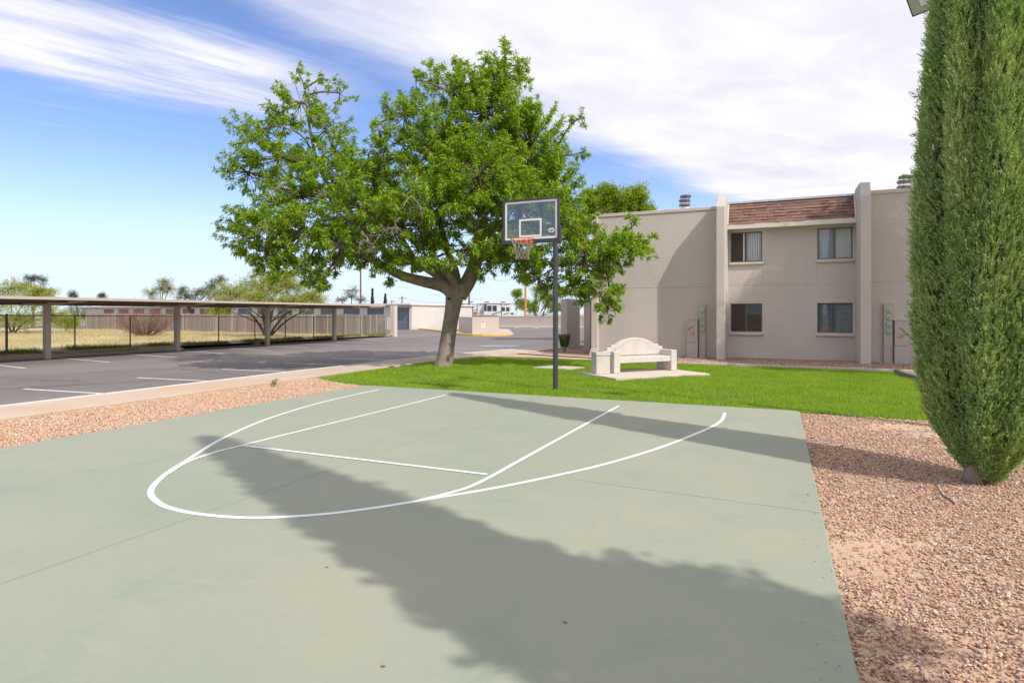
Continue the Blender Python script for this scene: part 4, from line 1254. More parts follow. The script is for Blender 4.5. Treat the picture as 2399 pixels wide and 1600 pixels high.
def leaf_mesh(name, P, A, per, L, Wd, rng, amin=0.35, amax=1.75, droop=0.35, jit=0.05, fold=0.25):
    """rosettes of folded pointed leaves: P tuft points, A tuft axes"""
    n = len(P)
    Pb = np.repeat(P, per, 0) + rng.normal(size=(n * per, 3)) * jit
    Ab = np.repeat(A, per, 0)
    ang = rng.uniform(amin, amax, (n * per, 1))
    d = Ab * np.cos(ang) + perp(Ab, rng) * np.sin(ang)
    d[:, 2] -= droop * rng.uniform(0.2, 1.0, n * per)
    d = unit(d)
    side = unit(np.cross(d, rng.normal(size=d.shape) * 0.5 + np.array([0, 0, 1.0])))
    nrm = np.cross(side, d)
    l = L * rng.uniform(0.65, 1.2, (n * per, 1)); w = Wd * rng.uniform(0.75, 1.2, (n * per, 1))
    mid = Pb + d * l * 0.45
    v = np.stack([Pb, mid + side * w * 0.5 + nrm * w * fold, Pb + d * l - np.array([0, 0, 1.0]) * l * 0.12, mid - side * w * 0.5 + nrm * w * fold], 1).reshape(-1, 3)
    b = np.arange(n * per) * 4
    F = np.concatenate([np.stack([b, b + 1, b + 2], 1), np.stack([b, b + 2, b + 3], 1)], 0)
    return np_mesh(name, v, F)

def tubes_np(lines, nside):
    """lines: list of (points (k,3), radii (k,)); all the same k"""
    P = np.array([l[0] for l in lines]); R = np.array([l[1] for l in lines])
    m, k, _ = P.shape
    T = np.empty_like(P)
    T[:, 1:-1] = P[:, 2:] - P[:, :-2]; T[:, 0] = P[:, 1] - P[:, 0]; T[:, -1] = P[:, -1] - P[:, -2]
    T = unit(T)
    ref = np.where(np.abs(T[..., 2:3]) < 0.9, np.array([0, 0, 1.0]), np.array([1.0, 0, 0]))
    U = unit(np.cross(T, ref)); Wv = np.cross(T, U)
    a = np.arange(nside) * 2 * math.pi / nside
    V = P[:, :, None] + (U[:, :, None] * np.cos(a)[None, None, :, None] + Wv[:, :, None] * np.sin(a)[None, None, :, None]) * R[:, :, None, None]
    base = (np.arange(m) * k * nside)[:, None, None]
    i = np.arange(k - 1)[None, :, None] * nside; s = np.arange(nside)[None, None, :]; s2 = (s + 1) % nside
    F = np.stack([base + i + s, base + i + s2, base + i + nside + s2, base + i + nside + s], -1).reshape(-1, 4)
    return V.reshape(-1, 3), F

m_bark = mat('grey_brown_bark', (0.32, 0.255, 0.205), (0.20, 0.155, 0.125), scale=7, rough=0.95, bump=1.0, bscale=22, bdist=0.04, stretch=(1.6, 1.6, 0.55), c3=(0.38, 0.31, 0.25), scale3=2.0)
m_twig = mat('twig_bark', (0.20, 0.15, 0.115), (0.14, 0.105, 0.08), scale=10, rough=0.9)
m_dead = mat('dead_twig_bark', (0.47, 0.40, 0.33), (0.38, 0.32, 0.26), scale=10, rough=0.9)
m_leaf = island_mat('ash_leaf', [(0.085, 0.165, 0.018), (0.145, 0.255, 0.022), (0.215, 0.335, 0.028), (0.300, 0.41, 0.034), (0.50, 0.54, 0.06)], rough=0.42, trans=0.45, spec=0.40, tcol=(1.5, 1.7, 0.6))

# ------------------------------------------------------------------ the big shade tree
TZ = 19.8
PXM = FPX / TZ / DSC
def T3(u, v, dep):
    """tree-local picture position (u,v in overview pixels) and depth -> world"""
    Z = TZ + dep
    X = ((u * DSC - CX) / FPX) * Z
    x, y = cam2w(X, Z)
    return np.array([x, y, EYE - (v * DSC - V0) / FPX * Z])

tb_ = G(1018 * DSC, 838 * DSC)
tree = thing('shade_tree', (tb_[0], tb_[1], -0.03), 'large spreading leafy green shade tree with a thick forked grey trunk on the lawn', 'tree')
rng = np.random.default_rng(7)
def smooth_line(pts, n):
    P = [np.array(p, float) for p in pts]
    out = []
    m = len(P)
    for i in range(m - 1):
        p0, p1, p2, p3 = P[max(i - 1, 0)], P[i], P[i + 1], P[min(i + 2, m - 1)]
        for k in range(n):
            t = k / n
            out.append(0.5 * ((2 * p1) + (p2 - p0) * t + (2 * p0 - 5 * p1 + 4 * p2 - p3) * t * t + (3 * p1 - p0 - 3 * p2 + p3) * t ** 3))
    out.append(P[-1])
    return np.array(out)
def limb(spec, n=4):
    q = [np.append(T3(u, v, d), r) for u, v, d, r in spec]
    return smooth_line(q, n)
TR = limb([(1018, 848, 0, .36), (1019, 838, 0, .315), (1022, 822, 0, .275), (1031, 760, 0, .248), (1040, 705, 0, .262), (1046, 668, 0, .33), (1050, 650, 0, .28)], 5)
limbs = [limb(s) for s in (
    [(1044, 680, 0, .24), (1020, 658, -.1, .215), (965, 645, -.4, .175), (920, 632, -.6, .150), (880, 612, -.9, .12), (840, 590, -1.2, .10), (770, 562, -1.5, .08), (700, 542, -1.6, .06), (640, 520, -1.7, .04)],
    [(1046, 676, .1, .23), (1008, 632, .3, .195), (955, 602, .5, .16), (905, 588, .8, .13), (860, 555, 1, .10), (800, 480, 1, .08), (740, 400, .8, .06), (712, 300, .6, .045), (700, 205, .5, .02)],
    [(1050, 668, -.2, .15), (1034, 632, -.4, .13), (1003, 602, -.7, .12), (985, 560, -.8, .09), (965, 480, -.9, .06), (940, 400, -.9, .04), (875, 330, -.8, .022), (845, 285, -.7, .01)],
    [(1052, 665, 0, .14), (1046, 622, -.2, .115), (1028, 580, -.4, .10), (1012, 520, -.6, .09), (1010, 430, -.8, .07), (1020, 330, -.8, .05), (1040, 220, -.8, .02)],
    [(1054, 680, 0, .26), (1078, 640, .1, .25), (1092, 600, .2, .225), (1102, 540, .3, .19), (1112, 470, .3, .16), (1130, 380, .2, .12), (1150, 280, .1, .08), (1160, 150, 0, .02)],
    [(1100, 545, .3, .13), (1150, 520, 0, .11), (1220, 510, -.5, .09), (1300, 540, -.8, .07), (1370, 590, -1, .05), (1430, 565, -1, .03)],
    [(1112, 470, .3, .11), (1180, 420, .8, .09), (1240, 380, 1.2, .06), (1280, 340, 1.3, .03)],
    [(1090, 600, .2, .12), (1120, 560, 1.2, .10), (1150, 480, 2.4, .08), (1180, 400, 3.2, .05)],
    [(965, 620, .5, .11), (930, 560, 1.8, .09), (880, 480, 3.0, .07), (850, 400, 3.6, .04)],
    [(712, 340, .65, .04), (690, 310, .4, .03), (640, 290, .2, .02), (600, 300, 0, .012)],
    [(770, 440, .9, .06), (700, 430, .3, .045), (620, 420, 0, .03), (560, 400, -.2, .015)],
)]
def tube_of(q, n):
    return MB().tube([tuple(p[:3]) for p in q], [max(p[3], .008) for p in q], n)
tk = tube_of(TR, 18)
o = tk.build('trunk', m_bark, tree, smooth=True)
for q in limbs:
    tube_of(q, 10).build('limb', m_bark, tree, smooth=True)
kn = T3(1026, 700, -.29)
MB().lathe([(0.001, 0), (0.055, 0.0), (0.075, 0.012), (0.05, 0.02)], (0, 0), 14)
k_ = MB(); obb(k_, Vector(T3(1031, 686, -.305)), Vector((CT, ST, 0)), Vector((0, 0, 1)), Vector((ST, -CT, 0)), 0.045, 0.05, 0.03)
k_.build('knot_hole', m_dark, tree, bevel=0.03)
# lobes: u, v, ru, rv, depth, rdepth, shoots
LOBES = [
    (1110, 260, 115, 105, 0, 2.0, 120), (1215, 330, 105, 95, .5, 2.0, 110), (1000, 350, 100, 110, -.5, 2.0, 110),
    (1270, 430, 70, 90, 0.3, 1.8, 80), (1100, 400, 110, 100, -1.6, 1.6, 110), (1190, 470, 100, 85, -1.4, 1.6, 100),
    (1010, 470, 100, 80, -1.8, 1.5, 100), (920, 520, 95, 75, -1.6, 1.5, 90), (840, 480, 100, 80, -1.0, 1.8, 90),
    (775, 410, 85, 65, 0, 1.6, 55), (690, 445, 100, 60, -.4, 1.6, 70), (640, 360, 95, 60, 0, 1.6, 52),
    (600, 300, 70, 50, 0, 1.4, 30), (690, 235, 62, 70, .4, 1.1, 30), (650, 270, 60, 40, .3, 1.0, 18), (750, 300, 65, 60, .4, 1.2, 26), (780, 215, 45, 40, .5, .7, 9),
    (570, 395, 65, 55, -.2, 1.3, 34), (610, 520, 85, 55, -1.4, 1.4, 60), (700, 530, 85, 55, -1.5, 1.4, 62), (790, 560, 80, 50, -1.3, 1.4, 56),
    (560, 540, 50, 45, -1.3, 1.0, 24), (630, 590, 60, 40, -1.6, .9, 32), (700, 620, 38, 42, -1.6, .7, 22), (735, 640, 25, 28, -1.6, .5, 9), (655, 610, 26, 22, -1.6, .5, 8),
    (770, 610, 50, 28, -1.2, .8, 16), (850, 600, 60, 30, -1.3, .9, 20), (960, 570, 75, 45, -1.4, 1.1, 46), (890, 640, 14, 12, -.9, .3, 3),
    (870, 300, 40, 28, -1.5, .8, 10), (930, 260, 50, 60, -.5, 1.2, 30),
    (1180, 570, 85, 60, -1.0, 1.4, 62), (1120, 600, 55, 40, -1.0, 1.0, 30), (1235, 640, 50, 48, -.8, 1.0, 30), (1210, 610, 50, 40, .6, 1.0, 22),
    (1310, 520, 70, 65, -.6, 1.5, 56), (1340, 600, 75, 70, -.9, 1.4, 56), (1400, 580, 65, 55, -1.0, 1.2, 42), (1450, 575, 50, 36, -1.0, .8, 22), (1375, 670, 55, 50, -1.0, 1.0, 34), (1395, 710, 32, 26, -1.0, .6, 12), (1450, 520, 16, 26, -1.0, .4, 5), (1480, 555, 30, 16, -1.0, .4, 7),
    (1315, 660, 40, 50, -.6, .9, 22), (850, 395, 75, 48, -.2, 1.4, 42), (1160, 122, 14, 36, -.2, .3, 6), (1200, 152, 18, 26, 0, .3, 5), (1112, 145, 14, 26, -.3, .3, 5), (1003, 160, 16, 28, -.3, .3, 5), (955, 185, 16, 30, -.3, .3, 5), (1052, 160, 14, 26, -.4, .3, 5), (680, 160, 16, 30, .4, .3, 4), (745, 180, 14, 26, .5, .3, 3), (1325, 275, 18, 24, .3, .3, 5), (1335, 350, 20, 18, .3, .3, 4), (885, 345, 50, 36, -.6, 1.0, 18), (770, 350, 70, 46, .4, 1.2, 30), (640, 615, 50, 34, -1.7, .8, 20), (722, 655, 26, 24, -1.7, .5, 9), (905, 605, 55, 26, -1.8, .8, 20), (1010, 600, 50, 26, -2.0, .8, 18), (1085, 570, 45, 34, -1.9, .8, 20),
    (1050, 200, 100, 55, -.3, 1.4, 44), (1160, 170, 60, 60, 0, 1.0, 26),
    (1050, 380, 120, 120, 2.8, 1.8, 70), (900, 430, 110, 90, 3.0, 1.6, 55), (1190, 420, 110, 100, 3.2, 1.6, 60), (1100, 530, 110, 60, 2.6, 1.5, 40), (800, 540, 90, 55, 2.6, 1.4, 34),
]
WO = []
sh_lines, tufts, axes = [], [], []
allpts = np.concatenate([q[len(q) // 3:, :3] for q in limbs], 0)
br_lines = []
for (u, v, ru, rv, dep, rd_, ns) in LOBES:
    c = T3(u, v, dep)
    a_, b_ = ru / PXM, rv / PXM
    # branch from the nearest limb point
    dd = np.linalg.norm(allpts - c, axis=1) + np.maximum(0, allpts[:, 2] - c[2]) * 0.7
    s = allpts[np.argmin(dd)]
    ts = np.linspace(0, 1, 7)[:, None]
    midk = (s + c) / 2 + rng.normal(size=3) * 0.12 * np.linalg.norm(c - s) + np.array([0, 0, .08])
    line = s * (1 - ts) ** 2 + 2 * midk * ts * (1 - ts) + c * ts ** 2
    br_lines.append((line, np.linspace(.045, .02, 7)))
    ex = np.array([CT, ST, 0]); ez = np.array([-ST, CT, 0]); ey = np.array([0, 0, 1.0])
    for _ in range(int(ns * (0.92 if (u < 800 and v < 480) else 1.0))):
        d = rng.normal(size=3); d /= np.linalg.norm(d)
        d[1] += 0.22; d /= np.linalg.norm(d)
        r0 = rng.uniform(0.10, 0.55)
        r1 = rng.uniform(0.80, 1.08) if rng.random() < .8 else rng.uniform(.55, .9)
        tip = c + ex * d[0] * a_ * r1 + ey * d[1] * b_ * r1 + ez * d[2] * rd_ * r1
        org = c + ex * d[0] * a_ * r0 * .8 + ey * (d[1] * b_ * r0 - 0.12 * b_) + ez * d[2] * rd_ * r0 * .8
        low = v > 500
        bend = np.array([0, 0, 0.16 if not low else -0.02]) * np.linalg.norm(tip - org)
        ts = np.linspace(0, 1, 6)[:, None]
        mp = (org + tip) / 2 - bend + rng.normal(size=3) * 0.05
        ln = org * (1 - ts) ** 2 + 2 * mp * ts * (1 - ts) + tip * ts ** 2
        sh_lines.append((ln, np.linspace(.013, .004, 6)))
        br_lines.append((np.linspace(0, 1, 7)[:, None] * (org - c) + c, np.linspace(.016, .012, 7)))
        ll = np.linalg.norm(tip - org)
        nt_f = max(3, int(ll / 0.125))
        for k in range(nt_f):
            t = 0.30 + 0.70 * (k + rng.random() * .6) / nt_f
            t = min(t, 1.0)
            p = org * (1 - t) ** 2 + 2 * mp * t * (1 - t) + tip * t ** 2
            ax = 2 * (1 - t) * (mp - org) + 2 * t * (tip - mp)
            tufts.append(p + rng.normal(size=3) * 0.055 * (1.2 - t)); axes.append(ax)
        tufts.append(tip); axes.append(tip - mp + np.array([0, 0, 0.1]))
P = np.array(tufts); A = unit(np.array(axes))
off = np.array(tree.location)
V_, F_ = tubes_np(sh_lines, 3); link_mesh('shoots', np_mesh('shoots', V_ - off, F_, True), m_twig, tree)
V_, F_ = tubes_np(br_lines, 4); link_mesh('branches', np_mesh('branches', V_ - off, F_, True), m_twig, tree)
crown = link_mesh('crown', leaf_mesh('crown', P - off, A, 12, 0.150, 0.040, rng, 0.30, 1.55, 0.42, 0.03), m_leaf, tree)
# pale dead twigs hanging in front of the crown
def dead(u, v, dep, n, size, seed):
    r = np.random.default_rng(seed)
    p0 = T3(u, v, dep)
    lines = []
    def grow(p, d, ln, rad, lev):
        pts = [p]
        for _ in range(5):
            d = unit(d + r.normal(size=3) * 0.38 + np.array([0, 0, -0.10])); p = p + d * ln / 5; pts.append(p)
        lines.append((np.array(pts), np.linspace(rad, rad * .45, 6)))
        if lev > 0:
            for _ in range(r.integers(2, 4)):
                grow(pts[r.integers(2, 6)], unit(d + r.normal(size=3) * .8), ln * .62, rad * .6, lev - 1)
    for _ in range(n):
        d = unit(np.array([CT, ST, 0]) * r.normal() * .9 + np.array([0, 0, -.6]) + r.normal(size=3) * .3)
        grow(p0, d, size, .0095, 3)
    V_, F_ = tubes_np(lines, 4)
    link_mesh('dead_twigs', np_mesh('dead_twigs', V_ - off, F_, True), m_dead, tree)
dead(945, 450, -3.2, 3, .55, 1); dead(830, 530, -3.0, 2, .45, 2); dead(870, 540, -3.0, 2, .4, 3); dead(655, 420, -1.9, 2, .5, 4); dead(610, 500, -2.8, 2, .45, 5); dead(1345, 640, -2.4, 2, .5, 6); dead(760, 440, -2.2, 2, .4, 8); dead(920, 500, -3.1, 2, .45, 9)

# ------------------------------------------------------------------ cypresses
m_cyp = island_mat('cypress_spray', [(0.075, 0.170, 0.055), (0.135, 0.265, 0.078), (0.22, 0.37, 0.105), (0.335, 0.47, 0.15), (0.55, 0.62, 0.27)], rough=0.6, trans=0.22, spec=0.25, tcol=(1.3, 1.5, .7), noise_scale=1.6, ncol=(0.46, 0.51, 0.20))
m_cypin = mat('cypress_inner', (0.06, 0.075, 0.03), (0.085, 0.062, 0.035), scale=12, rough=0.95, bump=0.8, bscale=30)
m_cbark = mat('cypress_bark', (0.33, 0.27, 0.225), (0.22, 0.17, 0.14), scale=12, rough=0.95, bump=1.0, bscale=30, stretch=(5, 5, .5))
def cyp_r(z, H, R):
    zz = np.asarray(z, float) / H
    up_ = np.interp(zz, [0.002, 0.025, 0.05, 0.09, 0.15, 0.27, 0.45, 0.65, 0.82, 0.94, 1.0], [0.22, 0.50, 0.76, 0.92, 1.0, 0.985, 0.80, 0.58, 0.34, 0.12, 0.0])
    return up_ * R
def cypress(x, y, H, R, n_low, zlim, n_up, blen, seed, lab, ridge=0.13, ublade=.15):
    r = np.random.default_rng(seed)
    t = thing('cypress_tree', (x, y, -0.05), lab, 'cypress', 'row of columnar cypresses')
    ph = r.uniform(0, 6.28, 12); kf = r.integers(3, 11, 12); kz = r.uniform(-.55, .55, 12); am = r.uniform(.4, 1, 12)
    def ridges(th_, z):
        s = np.zeros_like(th_)
        for i in range(12):
            s += am[i] * np.sin(kf[i] * th_ + kz[i] * z * 1.6 + ph[i])
        s /= np.sqrt((am ** 2).sum() / 2)
        return np.clip(s, -2, 2)
    def sprays(n, z0, z1, bl, per, bw, stem):
        z = r.uniform(z0, z1, n); th_ = r.uniform(0, 2 * math.pi, n)
        rr = cyp_r(z, H, R)
        g_ = ridges(th_, z)
        rad = rr * (1 + ridge * 0.55 * g_) - np.abs(r.normal(size=n)) * 0.045 * (R / .68) - 0.04
        keep = (rad > 0.02)
        # thin out the clefts
        keep &= (g_ > -1.15) | (r.random(n) < .45)
        z, th_, rad = z[keep], th_[keep], rad[keep]
        P0 = np.stack([rad * np.cos(th_), rad * np.sin(th_), z], 1)
        outw = np.stack([np.cos(th_), np.sin(th_), np.zeros_like(th_)], 1)
        ax = unit(outw * r.uniform(.12, .75, (len(z), 1)) + np.array([0, 0, 1.0]) + r.normal(size=P0.shape) * .22)
        pl = perp(ax, r)
        m = len(z)
        s = np.tile(np.linspace(0.0, 1.0, per), (m, 1))
        sg = np.tile(np.where(np.arange(per) % 2 == 0, 1.0, -1.0), (m, 1)); sg[:, -1] = 0
        st = stem * r.uniform(.6, 1.25, (m, 1))
        base = P0[:, None] + ax[:, None] * (s * st)[..., None]
        d = unit(ax[:, None] * 1.0 + pl[:, None] * (sg * r.uniform(.45, .95, sg.shape))[..., None] + r.normal(size=base.shape) * .18)
        l = bl * (1.15 - .55 * s)[..., None] * r.uniform(.7, 1.25, s.shape)[..., None]
        wv = unit(np.cross(d, r.normal(size=d.shape))) * (bw * r.uniform(.7, 1.3, s.shape))[..., None]
        v = np.stack([base - wv * .5 + d * l * .22, base + wv * .5 + d * l * .22, base + d * l, base], 2)   # kite
        V_ = v.reshape(-1, 3)
        b = np.arange(m * per) * 4
        F_ = np.stack([b + 3, b + 1, b + 2, b], 1)
        return V_, F_
    Vs, Fs = sprays(n_low, 0.02, zlim, blen, 11, blen * .22, blen * 2.4)
    V2, F2 = sprays(n_up, zlim, H * .995, ublade, 9, ublade * .34, ublade * 1.5)
    link_mesh('crown', np_mesh('crown', np.concatenate([Vs, V2]), np.concatenate([Fs, F2 + len(Vs)])), m_cyp, t)
    # woody inner mass
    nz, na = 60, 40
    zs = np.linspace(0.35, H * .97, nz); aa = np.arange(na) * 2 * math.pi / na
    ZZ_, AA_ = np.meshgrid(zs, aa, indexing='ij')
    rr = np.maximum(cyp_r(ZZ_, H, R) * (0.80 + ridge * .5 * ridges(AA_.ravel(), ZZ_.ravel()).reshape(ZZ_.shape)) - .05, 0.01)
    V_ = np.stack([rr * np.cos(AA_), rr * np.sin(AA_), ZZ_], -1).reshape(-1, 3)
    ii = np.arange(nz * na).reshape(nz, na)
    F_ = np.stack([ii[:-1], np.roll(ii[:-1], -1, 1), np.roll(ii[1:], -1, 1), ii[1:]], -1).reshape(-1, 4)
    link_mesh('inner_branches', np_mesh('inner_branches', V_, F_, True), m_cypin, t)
    tr = MB().tube([(-.13, -.05, 0), (-.12, -.05, .12), (-.08, -.03, .5), (0, 0, 1.4)], [.10, .08, .075, .07], 12)
    link_mesh('trunk', tr.mesh('trunk', smooth=True), m_cbark, t)
    # a few straggling sprigs outside the outline
    lines = []
    for _ in range(26 if n_low > 9000 else 4):
        z = r.uniform(1.2, zlim); a = r.uniform(0, 6.28); rr_ = float(cyp_r(z, H, R))
        p0 = np.array([rr_ * .8 * math.cos(a), rr_ * .8 * math.sin(a), z]); d = np.array([math.cos(a), math.sin(a), r.uniform(.1, .9)])
        ln = r.uniform(.18, .34) * (R / .68)
        lines.append((p0 + unit(d) * np.linspace(0, ln, 6)[:, None] + np.array([0, 0, .02]) * np.linspace(0, 1, 6)[:, None] ** 2, np.linspace(.004, .0015, 6)))
    V_, F_ = tubes_np(lines, 3)
    tag(link_mesh('twigs', np_mesh('twigs', V_, F_, True), m_twig, t), kind='stuff')
    tp = np.concatenate([l[0][3:] for l in lines]); ta = np.concatenate([np.repeat((unit(l[0][-1] - l[0][0]))[None], 3, 0) for l in lines])
    tag(link_mesh('sprigs', leaf_mesh('sprigs', tp, ta, 9, 0.055, 0.012, r, .2, .9, 0, .012), m_cyp, t), kind='stuff')
    return t
cb = cam2w(4.84, 6.12)
cypress(cb[0], cb[1], 10.4, 0.60, 27000, 5.3, 1800, 0.048, 5, 'tall columnar green cypress rising out of frame on the gravel at the right')
cypress(4.0, 1.05, 14.0, 0.72, 900, 2.0, 5200, 0.11, 6, 'second columnar cypress just outside the view, shading the near court')

# ------------------------------------------------------------------ generic trees further off
def lobed_tree(name, base, lobes, per_lobe, leaf, lw, m, lab, cat, seed, trunks, tr_r, tuft_per=6, bark=None, amax=1.6, twig=True, grp=None, sparse=1.0, droop=.3):
    """base (x,y,z); lobes in local metres (dx right, dy depth, dz up, rx, ry, rz) in view-aligned axes"""
    r = np.random.default_rng(seed)
    t = thing(name, base, lab, cat, grp)
    ex = np.array([CT, ST, 0]); ez = np.array([-ST, CT, 0]); ey = np.array([0, 0, 1.0])
    tf, ax, lines = [], [], []
    for (dx, dy, dz, rx, ry, rz) in lobes:
        c = ex * dx + ez * dy + ey * dz
        s0 = ex * (dx * .12) + ey * min(dz * .45, trunks[0][2] if trunks else dz * .4)
        ts = np.linspace(0, 1, 6)[:, None]
        lines.append((s0 * (1 - ts) + c * ts + np.sin(ts * 3.1) * r.normal(size=3) * .1, np.linspace(tr_r * .4, tr_r * .15, 6)))
        for _ in range(per_lobe):
            d = unit(r.normal(size=3) + np.array([0, .0, .15]))
            q = r.uniform(.45, 1.05)
            p = c + ex * d[0] * rx * q + ez * d[1] * ry * q + ey * d[2] * rz * q
            k = 5
            for j in range(k):
                w = j / (k - 1)
                tf.append(c * (1 - w) * .5 + p * (.5 + .5 * w) + r.normal(size=3) * .05 * rx); ax.append(p - c + np.array([0, 0, .2]))
            if twig: lines.append((c + (p - c) * ts + np.sin(ts * 3) * r.normal(size=3) * .04 * rx, np.linspace(tr_r * .10, tr_r * .04, 6)))
    for (ux, uz, h, rr) in trunks:
        ts = np.linspace(0, 1, 6)[:, None]
        p1 = ex * ux + ez * uz + ey * h
        lines.append((p1 * ts + np.array([0, 0, .25]) * np.sin(ts * 3.14) - ey * .1 * (1 - ts), np.linspace(rr, rr * .45, 6)))
    V_, F_ = tubes_np(lines, 5)
    link_mesh('trunk', np_mesh('trunk', V_, F_, True), bark or m_twig, t)
    if tuft_per:
        link_mesh('crown', leaf_mesh('crown', np.array(tf), unit(np.array(ax)), tuft_per, leaf, lw, r, .2, amax, droop, leaf * .5), m, t)
    return t
m_mesq = island_mat('palo_verde_leaf', [(0.24, 0.32, 0.06), (0.32, 0.39, 0.075), (0.41, 0.45, 0.085), (0.50, 0.46, 0.08)], rough=0.6, trans=0.4, tcol=(1.3, 1.3, .6))
m_olive = island_mat('olive_leaf', [(0.13, 0.16, 0.075), (0.19, 0.21, 0.10), (0.26, 0.26, 0.15)], rough=0.6, trans=0.3)
m_pine = island_mat('pine_needles', [(0.09, 0.115, 0.07), (0.13, 0.14, 0.09), (0.20, 0.16, 0.12)], rough=0.7, trans=0.2)
m_lime = island_mat('lime_leaf', [(0.13, 0.24, 0.018), (0.20, 0.32, 0.02), (0.28, 0.38, 0.026), (0.37, 0.42, 0.03)], rough=0.5, trans=0.42, tcol=(1.4, 1.5, .5))

def place(u, v, Z): 
    p = atZ(u * DSC, v * DSC, Z); return (p[0], p[1], -0.2)
# mesquite behind the carport
bx, by, _ = place(613, 760, 44)
lobed_tree('mesquite_tree', (bx, by, -0.12), [(-2.6, 0, 3.3, 1.9, 1.7, 1.1), (-0.6, .3, 3.9, 1.9, 1.8, 1.2), (1.6, -.2, 3.8, 2.0, 1.7, 1.2), (3.2, .2, 2.9, 1.3, 1.3, .9), (-3.4, 0, 2.3, 1.0, 1.0, .8), (-.2, -1.2, 2.8, 2.2, 1.2, .9), (2.2, -1, 2.6, 1.4, 1, .7), (.6, .8, 4.5, 1.6, 1.3, .7)], 125, .14, .034, m_mesq, 'yellow green mesquite tree with splayed dark stems behind the carport', 'tree', 21, [(-1.3, 0, 1.9, .12), (-.5, .2, 2.2, .13), (.5, 0, 2.3, .12), (1.7, -.1, 2.0, .11), (2.6, .1, 2.0, .09)], .12, 7, mat('dark_mesquite_bark', (0.10, 0.075, 0.06), (0.07, 0.05, 0.04), scale=8, rough=.95))
# palo verde at the left edge of the field
bx, by, _ = place(28, 760, 50)
lobed_tree('palo_verde_tree', (bx, by, 0.0), [(-1.5, 0, 2.6, 2.4, 2, 1.3), (1.6, 0, 2.7, 2.2, 1.8, 1.2), (3.2, .3, 1.6, 1.6, 1.4, 1.1), (0, 0, 3.8, 2.0, 1.5, .9), (2.4, 0, 3.5, 1.5, 1.2, .7), (.8, -.5, 1.2, 2.4, 1.2, .9), (-2.5, 0, 1.2, 1.6, 1.4, 1.0), (4.6, .2, 1.0, 1.2, 1, .7)], 92, .16, .040, m_mesq, 'bushy yellow green palo verde at the left edge of the field', 'tree', 22, [(-.8, 0, 1.6, .10), (.6, 0, 1.7, .10), (1.8, .1, 1.4, .08)], .10, 6)
lobed_tree('pine_tree', place(75, 735, 92), [(0, 0, 5.2, 1.4, 1.4, .8), (-1.1, 0, 6.2, 1.1, 1, .6), (1.5, 0, 6.9, .8, .8, .9), (.4, 0, 7.3, .9, .8, .6), (-.4, 0, 7.4, 1.0, .8, .5), (1.9, 0, 5.3, .9, .8, .5)], 15, .40, .05, m_pine, 'dark tufted pine above the carport roof at far left', 'tree', 23, [(.3, 0, 5.0, .2)], .2, 5)
lobed_tree('conifer_tree', place(178, 735, 110), [(-.6, 0, 3.9, 1.5, 1.3, 1.0), (-1.0, 0, 4.9, 1.0, .9, .8), (-.9, 0, 5.6, .5, .5, .6), (1.4, 0, 3.8, 1.5, 1.2, .7)], 14, .45, .06, m_pine, 'small dark conifer just over the carport roof', 'tree', 24, [(0, 0, 3.5, .2)], .15, 5)
lobed_tree('olive_tree', place(170, 735, 75), [(0, 0, 2.2, 1.3, 1, .9), (.8, 0, 1.6, 1.2, 1, .7)], 30, .22, .05, m_olive, 'grey green shrub beyond the board fence under the carport roof', 'shrub', 25, [(0, 0, 1.8, .1)], .1, 5)
lobed_tree('conifer_tree', place(238, 735, 100), [(0, 0, 4.0, .8, .7, .7), (-.3, 0, 4.9, .6, .5, .5), (1.3, 0, 3.4, .6, .5, .4)], 22, .3, .07, m_pine, 'thin scraggly conifer between the carport roof and bare tree', 'tree', 26, [(0, 0, 3.5, .15)], .12, 5)
lobed_tree('acacia_tree', place(366, 735, 88), [(-1.2, 0, 4.9, 1.6, 1.4, 1.3), (.2, 0, 5.6, 1.8, 1.5, 1.4), (1.4, 0, 5.6, 1.6, 1.4, 1.7), (-.8, 0, 3.6, 1.5, 1.3, .9), (.6, 0, 6.6, 1.4, 1.2, .8)], 60, .26, .045, m_mesq, 'sparse pale acacia with fine bare branches above the carport', 'tree', 27, [(-.4, 0, 3.2, .14), (.6, 0, 3.2, .14)], .22, 2)
lobed_tree('olive_tree', place(440, 735, 84), [(-1.2, 0, 5.1, 1.1, 1, .9), (-.9, 0, 4.2, 1.4, 1.1, .9), (.6, 0, 4.6, 1.3, 1.1, 1.0), (1.8, 0, 5.0, 1.3, 1.1, .9), (2.9, 0, 5.9, 1.4, 1.2, .9), (3.9, 0, 6.6, 1.5, 1.2, .9), (3.2, 0, 4.6, 1.6, 1.2, 1.2)], 36, .28, .055, m_olive, 'grey green olive tree left of the mesquite crown', 'tree', 28, [(-.8, 0, 3.6, .16), (1.2, 0, 3.6, .16), (2.6, 0, 3.9, .14)], .2, 4)
lobed_tree('desert_willow', place(806, 735, 86), [(-1.4, 0, 3.9, 1.3, 1, .7), (0, 0, 4.3, 1.5, 1.1, .9), (1.5, 0, 3.9, 1.3, 1.1, .8), (.2, 0, 5.3, 1.4, 1.2, 1.0)], 34, .2, .045, m_olive, 'half bare bush behind the garage roof beside the reddish pole', 'tree', 29, [(-.4, 0, 2.5, .1), (.6, 0, 2.5, .1)], .22, 3)
